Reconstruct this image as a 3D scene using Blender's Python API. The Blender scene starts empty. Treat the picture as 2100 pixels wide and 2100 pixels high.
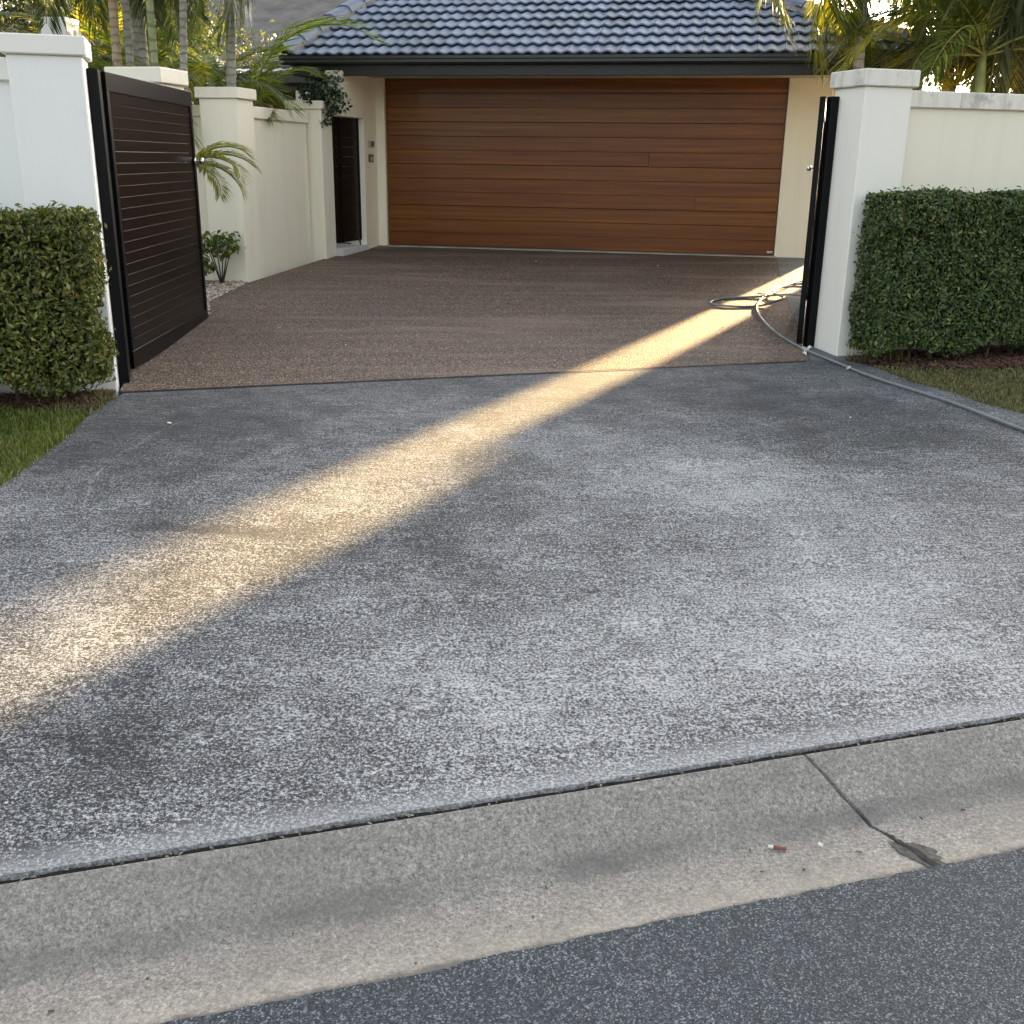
import bpy, math, random
import numpy as np
from mathutils import Vector, Matrix

# ---------------------------------------------------------------- camera, sky, sun, exposure
sc = bpy.context.scene
col = sc.collection
CAM_H = 1.68
F_PX = 2170.0
down = Vector((964 - 1050, -(7561 - 1050), -F_PX)).normalized()
up_c = -down
fw = Vector((0, 0, -1)); fw = (fw - up_c * fw.dot(up_c)).normalized()
rt = fw.cross(up_c)
cam_data = bpy.data.cameras.new('camera')
cam = bpy.data.objects.new('camera', cam_data); col.objects.link(cam)
cam.matrix_world = Matrix.Translation((0, 0, CAM_H)) @ Matrix((rt, fw, up_c)).to_4x4()
cam_data.sensor_width = 36.0
cam_data.lens = 36.0 * F_PX / 2100.0
cam_data.clip_end = 2000
sc.camera = cam

SUN_AZ, SUN_EL = 28.6, 10.0
world = bpy.data.worlds.new('World'); sc.world = world; world.use_nodes = True
wn = world.node_tree.nodes; wl = world.node_tree.links
sky = wn.new('ShaderNodeTexSky'); sky.sky_type = 'NISHITA'; sky.sun_disc = False
sky.sun_elevation = math.radians(SUN_EL); sky.sun_rotation = math.radians(SUN_AZ)
sky.air_density = 1.0; sky.dust_density = 4.0; sky.ozone_density = 0.6; sky.altitude = 20
bg = wn['Background']; bg.inputs['Strength'].default_value = 0.08
hs = wn.new('ShaderNodeHueSaturation'); hs.inputs['Saturation'].default_value = 0.42   # thin high haze: a paler sky
wl.new(sky.outputs[0], hs.inputs['Color']); wl.new(hs.outputs[0], bg.inputs['Color'])

sun_data = bpy.data.lights.new('sun', 'SUN')
sun_data.energy = 5.0; sun_data.angle = math.radians(1.5); sun_data.color = (1.0, 0.69, 0.33)
sun = bpy.data.objects.new('sun', sun_data); col.objects.link(sun)
sa, se = math.radians(SUN_AZ), math.radians(SUN_EL)
sun.rotation_euler = Vector((-math.sin(sa) * math.cos(se), -math.cos(sa) * math.cos(se), -math.sin(se))).to_track_quat('-Z', 'Y').to_euler()
sun.location = (12, 22, 8)

vs = sc.view_settings
vs.view_transform = 'Standard'; vs.look = 'None'; vs.gamma = 1.0; vs.exposure = 3.1
sc.cycles.max_bounces = 5; sc.cycles.diffuse_bounces = 3; sc.cycles.glossy_bounces = 2
sc.cycles.transparent_max_bounces = 4

random.seed(7); rng = np.random.default_rng(7)
R_ = math.radians

# ---------------------------------------------------------------- helpers: layout
def vec(az): return np.array([math.sin(R_(az)), math.cos(R_(az))])
GA = 73.1                                   # fence / kerb direction
G0 = np.array([-2.478, 6.563]); ga = vec(GA); gn = vec(GA - 90)
K0 = np.array([0.01, 2.353])
HO = np.array([-1.851, 14.761]); HA = 101.0  # house front corner and direction
hu = vec(HA); hv = vec(HA - 90)
D0 = HO + hv * 0.05
Z_K, Z_G, Z_H = 0.12, 0.25, 0.55
def ground(x, y):
    p = np.array([x, y]); dg = (p - G0) @ gn; dk = (p - K0) @ gn
    if dk < 0: return Z_K
    if dg < 0: return Z_K + (Z_G - Z_K) * dk / (dk - dg)
    dh = max(-((p - D0) @ hv), 0.0)
    return Z_G + (Z_H - Z_G) * dg / (dg + dh + 1e-9)
def FP(a, b, z=None):                        # fence frame: a along the fence from the left pillar, b inwards
    p = np.array([-2.511, 6.595]) + ga * a + gn * b
    return (p[0], p[1], ground(*p) if z is None else z)
def KP(a, t, z):                             # kerb frame: a along, t from the back joint towards the house
    p = K0 + ga * a + gn * t
    return (p[0], p[1], z)
def HP(u, v, z):
    p = HO + hu * u + hv * v
    return (p[0], p[1], z)

# ---------------------------------------------------------------- helpers: objects
def tag(o, label=None, cat=None, group=None, kind=None):
    if label: o['label'] = label
    if cat: o['category'] = cat
    if group: o['group'] = group
    if kind: o['kind'] = kind
    return o
def empty(name, loc, rz=0.0, label=None, cat=None, group=None):
    o = bpy.data.objects.new(name, None); col.objects.link(o)
    o.location = loc; o.rotation_euler = (0, 0, rz); o.empty_display_size = 0.2
    return tag(o, label, cat, group)
def put(name, me, mat, parent=None, loc=None, rot=None):
    o = bpy.data.objects.new(name, me); col.objects.link(o)
    if mat and not me.materials: me.materials.append(mat)
    if parent: o.parent = parent
    if loc is not None: o.location = loc
    if rot is not None: o.rotation_euler = rot
    return o

class MB:
    def __init__(s): s.v = []; s.f = []
    def add(s, vs, fs):
        b = len(s.v); s.v += [tuple(map(float, p)) for p in vs]; s.f += [tuple(i + b for i in f) for f in fs]; return s
    def box(s, x0, x1, y0, y1, z0, z1, ch=0.0):
        if ch <= 0:
            return s.add([(x0,y0,z0),(x1,y0,z0),(x1,y1,z0),(x0,y1,z0),(x0,y0,z1),(x1,y0,z1),(x1,y1,z1),(x0,y1,z1)],
                         [(0,3,2,1),(4,5,6,7),(0,1,5,4),(1,2,6,5),(2,3,7,6),(3,0,4,7)])
        c = min(ch, (x1-x0)*.49, (y1-y0)*.49, (z1-z0)*.49)
        v = []; idx = {}
        X, Y, Z = (x0, x1), (y0, y1), (z0, z1)
        for i in (0, 1):
            for j in (0, 1):
                for k in (0, 1):
                    for ax in range(3):
                        p = [X[i] + (c if i == 0 else -c), Y[j] + (c if j == 0 else -c), Z[k] + (c if k == 0 else -c)]
                        p[ax] = (X[i], Y[j], Z[k])[ax]
                        idx[i, j, k, ax] = len(v); v.append(p)
        f = []
        for ax in range(3):
            for e in (0, 1):
                q = []
                for (m, n) in ((0,0),(1,0),(1,1),(0,1)):
                    t = [m, n]; t.insert(ax, e); q.append(idx[(*t, ax)])
                f.append(tuple(q if (e == 1) == (ax != 1) else q[::-1]))
        for ax in range(3):                   # edges along ax
            o1, o2 = [a for a in range(3) if a != ax]
            for m in (0, 1):
                for n in (0, 1):
                    def g(k, a):
                        t = [0, 0, 0]; t[ax] = k; t[o1] = m; t[o2] = n; return idx[(*t, a)]
                    f.append((g(0, o1), g(1, o1), g(1, o2), g(0, o2)))
        for i in (0, 1):
            for j in (0, 1):
                for k in (0, 1): f.append(tuple(idx[i, j, k, a] for a in range(3)))
        return s.add(v, f)
    def quad(s, a, b, c, d): return s.add([a, b, c, d], [(0, 1, 2, 3)])
    def prism(s, pts, z0, z1):
        n = len(pts)
        zf = (lambda z, p: z(p) if callable(z) else z)
        v = [(p[0], p[1], zf(z0, p)) for p in pts] + [(p[0], p[1], zf(z1, p)) for p in pts]
        return s.add(v, [tuple(range(n))[::-1], tuple(range(n, 2 * n))] + [(i, (i+1) % n, n + (i+1) % n, n + i) for i in range(n)])
    def tube(s, path, rad, n=8, caps=True):
        P = [Vector(p) for p in path]; rings = []
        rr = rad if hasattr(rad, '__len__') else [rad] * len(P)
        prev = None
        for i, p in enumerate(P):
            t = (P[min(i+1, len(P)-1)] - P[max(i-1, 0)]).normalized()
            if prev is None: a = t.orthogonal().normalized()
            else: a = (prev - t * prev.dot(t)).normalized()
            prev = a; b = t.cross(a)
            rings.append([p + (a * math.cos(2*math.pi*k/n) + b * math.sin(2*math.pi*k/n)) * rr[i] for k in range(n)])
        v = [q for r in rings for q in r]
        f = [(i*n+k, i*n+(k+1) % n, (i+1)*n+(k+1) % n, (i+1)*n+k) for i in range(len(P)-1) for k in range(n)]
        if caps: f += [tuple(range(n))[::-1], tuple(range((len(P)-1)*n, len(P)*n))]
        return s.add(v, f)
    def mesh(s, name, smooth=False):
        me = bpy.data.meshes.new(name); me.from_pydata(s.v, [], s.f); me.validate(); 
        if not s._flat_ok(): pass
        import bmesh
        bm = bmesh.new(); bm.from_mesh(me); bmesh.ops.recalc_face_normals(bm, faces=bm.faces); bm.to_mesh(me); bm.free()
        if smooth: me.shade_smooth()
        me.update(); return me
    def _flat_ok(s): return True
    def build(s, name, mat, parent=None, smooth=False, loc=None, rot=None):
        return put(name, s.mesh(name, smooth), mat, parent, loc, rot)
def np_mesh(name, V, F, smooth=False):
    me = bpy.data.meshes.new(name)
    V = np.asarray(V, np.float32).reshape(-1, 3); F = np.asarray(F, np.int32); k = F.shape[1]
    me.vertices.add(len(V)); me.vertices.foreach_set('co', V.ravel())
    me.loops.add(F.size); me.loops.foreach_set('vertex_index', F.ravel())
    me.polygons.add(len(F)); me.polygons.foreach_set('loop_start', np.arange(0, F.size, k, dtype=np.int32))
    me.polygons.foreach_set('loop_total', np.full(len(F), k, np.int32))
    me.update(calc_edges=True)
    if smooth: me.shade_smooth()
    return me
def sheet(name, mat, a0, a1, na, b0, b1, nb, fn, kind='structure', parent=None):
    V = [fn(a0 + (a1-a0)*i/na, b0 + (b1-b0)*j/nb) for j in range(nb+1) for i in range(na+1)]
    F = [(j*(na+1)+i, j*(na+1)+i+1, (j+1)*(na+1)+i+1, (j+1)*(na+1)+i) for j in range(nb) for i in range(na)]
    o = put(name, np_mesh(name, V, F), mat, parent)
    if kind: o['kind'] = kind
    return o

# ---------------------------------------------------------------- helpers: materials
class NT:
    def __init__(s, name):
        s.m = bpy.data.materials.new(name); s.m.use_nodes = True
        s.t = s.m.node_tree; s.n = s.t.nodes; s.l = s.t.links
        s.b = s.n['Principled BSDF']; s.out = s.n['Material Output']
        s.co = s.n.new('ShaderNodeTexCoord').outputs['Object']
    def S(s, sock, v):
        if isinstance(v, bpy.types.NodeSocket): s.l.new(v, sock)
        elif isinstance(v, (tuple, list)) and len(v) == 3 and sock.type == 'RGBA': sock.default_value = (*v, 1)
        else: sock.default_value = v
    def map(s, scale=(1, 1, 1), rot=(0, 0, 0), loc=(0, 0, 0), v=None):
        n = s.n.new('ShaderNodeMapping'); s.S(n.inputs['Vector'], v or s.co)
        n.inputs['Scale'].default_value = scale; n.inputs['Rotation'].default_value = rot; n.inputs['Location'].default_value = loc
        return n.outputs[0]
    def noise(s, scale, detail=3, rough=.55, v=None, dist=0):
        n = s.n.new('ShaderNodeTexNoise'); s.S(n.inputs['Vector'], v or s.co)
        n.inputs['Scale'].default_value = scale; n.inputs['Detail'].default_value = detail
        n.inputs['Roughness'].default_value = rough; n.inputs['Distortion'].default_value = dist
        return n.outputs[0]
    def vor(s, scale, v=None, out='Distance', feat='F1', rnd=1.0):
        n = s.n.new('ShaderNodeTexVoronoi'); s.S(n.inputs['Vector'], v or s.co); n.feature = feat
        n.inputs['Scale'].default_value = scale; n.inputs['Randomness'].default_value = rnd
        return n.outputs[out]
    def ramp(s, f, stops, interp='LINEAR'):
        n = s.n.new('ShaderNodeValToRGB'); s.S(n.inputs[0], f); n.color_ramp.interpolation = interp
        e = n.color_ramp.elements
        while len(e) < len(stops): e.new(0.5)
        for el, (p, c) in zip(e, stops):
            el.position = p; el.color = (c, c, c, 1) if not hasattr(c, '__len__') else (*c, 1)
        return n.outputs[0]
    def mix(s, f, a, b, mode='MIX'):
        n = s.n.new('ShaderNodeMix'); n.data_type = 'RGBA'; n.blend_type = mode
        s.S(n.inputs[0], f); s.S(n.inputs[6], a); s.S(n.inputs[7], b); return n.outputs[2]
    def math(s, op, a, b=0.0, c=0.0, clamp=False):
        n = s.n.new('ShaderNodeMath'); n.operation = op; n.use_clamp = clamp
        s.S(n.inputs[0], a); s.S(n.inputs[1], b); s.S(n.inputs[2], c); return n.outputs[0]
    def dot(s, v, d):
        n = s.n.new('ShaderNodeVectorMath'); n.operation = 'DOT_PRODUCT'; s.S(n.inputs[0], v); n.inputs[1].default_value = d
        return n.outputs['Value']
    def dist(s, p):
        n = s.n.new('ShaderNodeVectorMath'); n.operation = 'DISTANCE'; s.S(n.inputs[0], s.co); n.inputs[1].default_value = p
        return n.outputs['Value']
    def smooth(s, x, lo, hi):
        n = s.n.new('ShaderNodeMapRange'); n.interpolation_type = 'SMOOTHSTEP'; s.S(n.inputs[0], x)
        n.inputs[1].default_value = lo; n.inputs[2].default_value = hi; return n.outputs[0]
    def hsv(s, c, h=.5, sat=1.0, val=1.0):
        n = s.n.new('ShaderNodeHueSaturation'); s.S(n.inputs['Color'], c); s.S(n.inputs['Hue'], h)
        s.S(n.inputs['Saturation'], sat); s.S(n.inputs['Value'], val); return n.outputs[0]
    def rand(s): return s.n.new('ShaderNodeObjectInfo').outputs['Random']
    def isl(s): return s.n.new('ShaderNodeNewGeometry').outputs['Random Per Island']
    def bump(s, h, strength=.3, dist=.01):
        n = s.n.new('ShaderNodeBump'); s.S(n.inputs['Height'], h); n.inputs['Strength'].default_value = strength
        n.inputs['Distance'].default_value = dist; s.l.new(n.outputs[0], s.b.inputs['Normal']); return n.outputs[0]
    def done(s, color=None, rough=.7, metal=0.0, spec=.5, coat=0.0):
        if color is not None: s.S(s.b.inputs['Base Color'], color)
        s.S(s.b.inputs['Roughness'], rough); s.S(s.b.inputs['Metallic'], metal)
        s.S(s.b.inputs['Specular IOR Level'], spec); s.S(s.b.inputs['Coat Weight'], coat)
        return s.m

M = {}
def m_asphalt():
    t = NT('asphalt')
    g = t.dot(t.vor(260, out='Color'), (.33, .33, .34)); g2 = t.dot(t.vor(170, out='Color'), (.4, .3, .3))
    c = t.ramp(g, [(.20, (.010, .013, .018)), (.45, (.028, .034, .043)), (.64, (.070, .082, .098)), (.80, (.23, .255, .285))])
    c = t.mix(t.ramp(g2, [(.82, 0), (.89, .6)]), c, (.25, .275, .305))
    c = t.mix(t.math('MULTIPLY', t.ramp(t.noise(2.2, 4), [(.4, 0), (.7, 1)]), .35), c, (.022, .028, .036))
    t.bump(t.vor(190), .35, .004)
    return t.done(c, .8)
def m_apron():
    t = NT('worn_concrete')
    dk = t.math('SUBTRACT', t.dot(t.co, (gn[0], gn[1], 0)), float(K0 @ gn))
    fa = t.noise(260, 2, .6); fb = t.noise(108, 2, .68); fc = t.noise(40, 3, .7)
    st = t.noise(1.0, 4, .7, t.map((9, 46, 20), (0, 0, R_(17))))          # broom direction
    sp = t.math('ADD', t.math('MULTIPLY', fa, .32), t.math('MULTIPLY', fb, .44))
    sp = t.math('ADD', sp, t.math('MULTIPLY', fc, .12)); sp = t.math('ADD', sp, t.math('MULTIPLY', st, .12))
    mid = t.noise(4.2, 5, .65); big = t.noise(1.1, 5, .65, dist=.8)
    bias = t.math('ADD', t.math('MULTIPLY', t.math('SUBTRACT', big, .5), .09), t.math('MULTIPLY', t.math('SUBTRACT', mid, .5), .10))
    def blob(x, y, r, amt):                                               # worn or stained patches with a place of their own
        d = t.math('ADD', t.dist((x, y, .18)), t.math('MULTIPLY', t.math('SUBTRACT', big, .5), 1.2))
        return t.math('MULTIPLY', t.smooth(d, r, r * .1), amt)
    for q in ((1.05, 5.0, .9, .045), (1.1, 3.4, 1.2, .045), (.0, 2.9, .9, .034), (2.2, 6.2, 1.3, -.040), (.6, 6.9, 1.2, -.016), (-1.8, 5.7, 1.2, -.042), (-1.1, 2.6, .6, -.030), (-.4, 4.2, .8, -.022), (1.7, 4.3, .8, .020), (-.7, 6.4, .8, .018), (.3, 5.7, .6, .018)):
        bias = t.math('ADD', bias, blob(*q))
    bias = t.math('ADD', bias, t.math('MULTIPLY', t.smooth(dk, 2.4, 4.6), -.012))
    s2 = t.math('ADD', sp, bias)
    c = t.ramp(s2, [(.405, (.008, .009, .010)), (.462, (.033, .035, .039)), (.508, (.105, .109, .117)), (.562, (.36, .365, .375)), (.63, (.55, .555, .565))])
    smo = t.ramp(t.math('ADD', t.math('MULTIPLY', st, .6), t.math('MULTIPLY', mid, .5)), [(.36, (.030, .032, .036)), (.55, (.065, .068, .073)), (.75, (.14, .143, .15))])
    c = t.mix(t.math('MULTIPLY', t.smooth(dk, 2.2, 4.6), .38), c, smo)
    wob = t.math('ADD', dk, t.math('MULTIPLY', t.math('SUBTRACT', mid, .5), .16))
    wob = t.math('ADD', wob, t.math('MULTIPLY', t.math('SUBTRACT', fb, .5), .22))
    c = t.mix(t.math('MULTIPLY', t.smooth(wob, .12, .02), .62), c, t.ramp(fb, [(.3, (.16, .165, .175)), (.6, (.42, .425, .44))]))
    brk = t.ramp(t.noise(9, 4, .7), [(.46, 0.0), (.62, 1.0)]); wv = t.math('MULTIPLY', t.noise(2.0, 3), .12); sep = t.dot(t.co, (0, 1, 0))
    for (cx, cy, r, w, y0, y1, amt) in ((.55, 5.2, 2.62, .010, 4.2, 6.2, .4), (.2, 3.9, 1.83, .006, 3.2, 4.4, .42), (.35, 4.1, 1.99, .005, 2.9, 4.2, .42), (.8, 3.3, 2.22, .005, 2.4, 3.8, .45), (1.2, 4.2, 2.9, .006, 2.5, 3.6, .45)):
        d = t.math('ABSOLUTE', t.math('SUBTRACT', t.math('ADD', t.dist((cx, cy, .18)), wv), r))
        k = t.math('MULTIPLY', t.math('MULTIPLY', t.smooth(d, w, w * .2), amt), t.math('MULTIPLY', t.smooth(sep, y0, y0 + .3), t.smooth(sep, y1, y1 - .3)))
        c = t.mix(t.math('MULTIPLY', k, brk), c, (.5, .49, .47))
    tx = t.dot(t.co, (1, -.02, 0)); ty = t.math('SUBTRACT', t.dot(t.co, (.06, 1, 0)), 4.13)
    ty = t.math('ADD', ty, t.math('MULTIPLY', t.math('SUBTRACT', mid, .5), .10))
    mk = t.math('MULTIPLY', t.smooth(t.math('ABSOLUTE', ty), .07, .02), t.math('MULTIPLY', t.smooth(tx, -1.95, -1.5), t.smooth(tx, -.85, -1.3)))
    c = t.mix(t.math('MULTIPLY', mk, .6), c, (.02, .021, .023))
    cr = t.vor(.75, t.mix(.12, t.co, t.noise(4, 3)), 'Distance', 'DISTANCE_TO_EDGE')
    ax = t.dot(t.co, (1, 0, 0))
    c = t.mix(t.math('MULTIPLY', t.math('MULTIPLY', t.smooth(cr, .003, .0005), t.math('MULTIPLY', t.smooth(ax, .5, 1.1), t.smooth(dk, .7, .2))), .5), c, (.03, .03, .03))
    t.bump(sp, .5, .006)
    return t.done(c, .82)
def m_gutter():
    t = NT('kerb_concrete')
    dk = t.math('SUBTRACT', t.dot(t.co, (gn[0], gn[1], 0)), float(K0 @ gn))
    f = t.math('ADD', t.math('MULTIPLY', t.noise(190, 2, .7), .5), t.math('MULTIPLY', t.noise(85, 2, .7), .5)); b = t.noise(2.2, 4, .6); m_ = t.noise(14, 4, .65)
    c = t.ramp(f, [(.33, (.085, .077, .069)), (.45, (.235, .214, .193)), (.56, (.375, .346, .315)), (.68, (.61, .57, .53))])
    c = t.mix(t.ramp(b, [(.35, .45), (.65, 0)]), c, (.20, .182, .155))
    lo = t.math('ADD', dk, t.math('MULTIPLY', t.math('SUBTRACT', m_, .5), .06))
    band = t.math('MULTIPLY', t.smooth(lo, -.22, -.17), t.smooth(lo, -.11, -.16))
    c = t.mix(t.math('MULTIPLY', band, t.ramp(t.noise(2.6, 3), [(.35, .12), (.65, .75)])), c, (.115, .105, .098))
    c = t.mix(t.math('MULTIPLY', t.smooth(lo, -.30, -.40), .30), c, (.46, .42, .33))
    c = t.mix(t.math('MULTIPLY', t.ramp(m_, [(.45, 0), (.7, .5)]), .6), c, (.15, .14, .125))
    c = t.mix(t.math('MULTIPLY', t.smooth(t.math('ADD', dk, t.math('MULTIPLY', t.math('SUBTRACT', t.noise(22, 4, .7), .5), .05)), -.385, -.408), .75), c, (.085, .078, .070))
    t.bump(t.math('ADD', f, t.math('MULTIPLY', m_, .5)), .3, .004)
    return t.done(c, .85)
def m_aggregate():
    t = NT('exposed_aggregate')
    cc = t.vor(92, out='Color'); d = t.vor(92)
    g = t.dot(cc, (.4, .3, .3))
    c = t.ramp(g, [(.2, (.050, .030, .021)), (.42, (.150, .093, .065)), (.58, (.255, .172, .124)), (.72, (.40, .295, .228)), (.85, (.57, .47, .39))])
    c = t.mix(t.smooth(d, .35, .75), c, (.034, .023, .019))
    b = t.noise(.7, 4, .6)
    c = t.mix(t.ramp(b, [(.45, .0), (.75, .40)]), c, (.072, .058, .048))
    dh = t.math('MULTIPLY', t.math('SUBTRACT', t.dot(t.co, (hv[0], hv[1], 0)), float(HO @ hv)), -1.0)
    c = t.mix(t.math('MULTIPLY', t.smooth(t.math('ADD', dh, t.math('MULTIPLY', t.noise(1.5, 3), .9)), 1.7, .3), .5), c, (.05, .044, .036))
    # worn paler wheel sweep
    w = t.noise(1.0, 4, .6, t.map((.35, 2.2, 1), (0, 0, R_(-8))))
    c = t.mix(t.ramp(w, [(.49, 0), (.66, .52)]), c, (.30, .215, .165))
    t.bump(t.math('SUBTRACT', t.noise(60, 2), t.math('MULTIPLY', d, 1.2)), .8, .006)
    return t.done(c, .72)
def m_render(name, base, dirt=.25, scale=1.0):
    t = NT(name)
    b = t.noise(1.3 * scale, 4, .6); f = t.noise(60, 3)
    st = t.noise(1.0, 4, .6, t.map((9, 9, .7)))
    c = t.mix(t.math('MULTIPLY', t.ramp(b, [(.35, 0), (.75, 1)]), dirt * .5), base, tuple(x * .82 for x in base))
    c = t.mix(t.math('MULTIPLY', t.ramp(st, [(.5, 0), (.8, 1)]), dirt), c, (base[0]*.72, base[1]*.70, base[2]*.64))
    t.bump(t.math('ADD', f, t.math('MULTIPLY', t.noise(6, 2), .6)), .12, .006)
    return t.done(c, .8)
def m_coping():
    t = NT('weathered_coping')
    st = t.noise(1.0, 5, .7, t.map((16, 16, 2.2))); b = t.noise(3.5, 5, .7)
    c = t.mix(t.ramp(st, [(.45, 0), (.75, .6)]), (.78, .75, .67), (.40, .385, .34))
    c = t.mix(t.ramp(b, [(.52, 0), (.74, .75)]), c, (.12, .115, .105))
    t.bump(t.noise(70, 4), .3, .006)
    return t.done(c, .85)
def m_cedar():
    t = NT('varnished_cedar')
    r = t.rand(); off = t.n.new('ShaderNodeCombineXYZ'); t.S(off.inputs[0], t.math('MULTIPLY', r, 37.0)); t.S(off.inputs[2], t.math('MULTIPLY', r, 11.0))
    va = t.n.new('ShaderNodeVectorMath'); va.operation = 'ADD'; t.S(va.inputs[0], t.co); t.S(va.inputs[1], off.outputs[0])
    v = va.outputs[0]
    g1 = t.noise(1.0, 5, .6, t.map((.55, 8, 26), v=v), .4); g2 = t.noise(1.0, 4, .7, t.map((2.2, 30, 140), v=v))
    s = t.math('ADD', t.math('MULTIPLY', g1, .8), t.math('MULTIPLY', g2, .2))
    c = t.ramp(s, [(.3, (.070, .021, .006)), (.5, (.135, .044, .011)), (.68, (.20, .074, .017)), (.8, (.27, .11, .028))])
    c = t.hsv(c, t.math('ADD', .500, t.math('MULTIPLY', r, .008)), 1.12, t.math('ADD', 1.04, t.math('MULTIPLY', r, .12)))
    t.bump(g2, .08, .002)
    return t.done(c, .42, spec=.4, coat=.15)
def m_gateboard():
    t = NT('dark_stained_boards')
    r = t.rand(); g = t.noise(1.0, 3, .6, t.map((1.2, 5, 30)))
    c = t.ramp(g, [(.3, (.0045, .0026, .0024)), (.7, (.0115, .0055, .0045))])
    c = t.hsv(c, .5, 1.0, t.math('ADD', .8, t.math('MULTIPLY', r, .45)))
    return t.done(c, .27, spec=.14)
def m_simple(name, c, rough=.6, metal=0.0, var=.15, scale=8.0, bump=.0, spec=.5):
    t = NT(name)
    n = t.noise(scale, 4, .6)
    cc = t.mix(t.ramp(n, [(.3, 0), (.7, 1)]), tuple(x * (1 - var) for x in c), tuple(min(1, x * (1 + var)) for x in c))
    if bump: t.bump(t.noise(scale * 8, 3), bump, .005)
    return t.done(cc, rough, metal, spec)
def m_tile():
    t = NT('blue_grey_glazed_tile')
    r = t.rand(); n = t.noise(5, 4, .65); f = t.noise(50, 2)
    c = t.ramp(n, [(.3, (.10, .135, .205)), (.7, (.16, .20, .285))])
    c = t.hsv(c, .5, 1.0, t.math('ADD', .75, t.math('MULTIPLY', r, .5)))
    c = t.mix(t.ramp(t.noise(30, 3), [(.62, 0), (.75, .5)]), c, (.09, .095, .10))
    t.bump(f, .08, .003)
    return t.done(c, t.math('ADD', .48, t.math('MULTIPLY', n, .2)), spec=.5)
def m_leaf(name, stops, trans=.35, rough=.45, islands=True):
    t = NT(name)
    src = t.isl() if islands else t.noise(6, 3)
    c = t.ramp(src, stops)
    c = t.hsv(c, .5, 1.0, t.math('ADD', .7, t.math('MULTIPLY', t.noise(3.0, 3), .6)))
    t.done(c, rough, spec=.4)
    tr = t.n.new('ShaderNodeBsdfTranslucent'); t.S(tr.inputs['Color'], t.hsv(c, .485, 1.1, 1.5))
    mx = t.n.new('ShaderNodeMixShader'); mx.inputs[0].default_value = trans
    t.l.new(t.b.outputs[0], mx.inputs[1]); t.l.new(tr.outputs[0], mx.inputs[2]); t.l.new(mx.outputs[0], t.out.inputs[0])
    return t.m
def m_trunk(name, c0, c1, ring=26.0):
    t = NT(name)
    wv = t.n.new('ShaderNodeTexWave'); wv.wave_type = 'BANDS'; wv.bands_direction = 'Z'
    t.S(wv.inputs['Vector'], t.co); wv.inputs['Scale'].default_value = ring / 6.28 * 1.0; wv.inputs['Distortion'].default_value = 3.0
    wv.inputs['Detail'].default_value = 2; wv.inputs['Detail Scale'].default_value = 3
    n = t.noise(11, 4, .65)
    c = t.mix(t.ramp(n, [(.35, 0), (.7, 1)]), c0, c1)
    c = t.mix(t.math('MULTIPLY', t.ramp(wv.outputs[0], [(.72, 0), (.92, 1)]), t.math('MULTIPLY', n, 1.1)), c, tuple(x * .35 for x in c0))
    t.bump(t.math('ADD', t.noise(50, 3), wv.outputs[0]), .4, .008)
    return t.done(c, .8)

M['asphalt'] = m_asphalt(); M['apron'] = m_apron(); M['gutter'] = m_gutter(); M['agg'] = m_aggregate()
M['white'] = m_render('white_render', (.86, .86, .835), .18)
M['offwhite'] = m_render('off_white_render', (.87, .845, .765), .18)
M['cream'] = m_render('cream_render', (.85, .80, .66), .24)
M['coping'] = m_coping()
M['capcream'] = m_render('cream_cap', (.82, .77, .65), .30, 2.0)
M['capwhite'] = m_render('white_cap', (.84, .82, .76), .22, 2.0)
M['cedar'] = m_cedar(); M['gboard'] = m_gateboard()
M['black'] = m_simple('black_powder_coat', (.003, .0035, .0045), .42, var=.3, spec=.15)
M['brownblack'] = m_simple('dark_brown_paint', (.004, .0026, .0024), .36, var=.25, spec=.12)
M['gutter_metal'] = m_simple('charcoal_gutter', (.014, .018, .020), .38, var=.15)
M['fascia'] = m_simple('charcoal_fascia', (.007, .009, .011), .5, var=.2)
M['soffit'] = m_simple('soffit_board', (.5, .47, .4), .8)
M['tile'] = m_tile()
M['mortar'] = m_simple('lichened_mortar', (.34, .30, .25), .9, var=.5, scale=40, bump=.6)
M['deck'] = m_simple('roof_underlay', (.012, .013, .016), .9)
M['chrome'] = m_simple('brushed_chrome', (.75, .75, .76), .18, 1.0, var=.05)
M['hose'] = m_simple('grey_hose', (.20, .225, .24), .42, var=.15, scale=30)
M['dark'] = m_simple('dark_joint_filler', (.022, .021, .019), .9, var=.5, scale=30, bump=.5)
M['soil'] = m_simple('soil', (.075, .052, .036), .95, var=.5, scale=9, bump=.6)
M['mulch'] = m_leaf('bark_mulch', [(0, (.045, .024, .015)), (.5, (.10, .05, .03)), (1, (.18, .105, .065))], .0, .9)
M['pebble'] = m_leaf('pebbles', [(0, (.16, .12, .09)), (.4, (.36, .29, .23)), (.8, (.55, .48, .41)), (1, (.68, .64, .58))], .0, .6)
M['grass'] = m_leaf('grass_blades', [(0, (.055, .085, .014)), (.45, (.10, .145, .022)), (.8, (.16, .195, .035)), (1, (.30, .27, .10))], .3, .5)
M['grassdry'] = m_leaf('dry_grass_blades', [(0, (.06, .08, .018)), (.4, (.12, .13, .035)), (.75, (.22, .19, .08)), (1, (.34, .28, .15))], .25, .6)
M['lawnbase'] = m_simple('turf_soil', (.06, .068, .02), .95, var=.5, scale=20, bump=.5)
M['hedgeL'] = m_leaf('hedge_leaves_olive', [(0, (.040, .060, .012)), (.5, (.125, .150, .030)), (.85, (.17, .185, .038)), (.97, (.32, .32, .09)), (1, (.24, .13, .05))], .22, .27)
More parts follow.
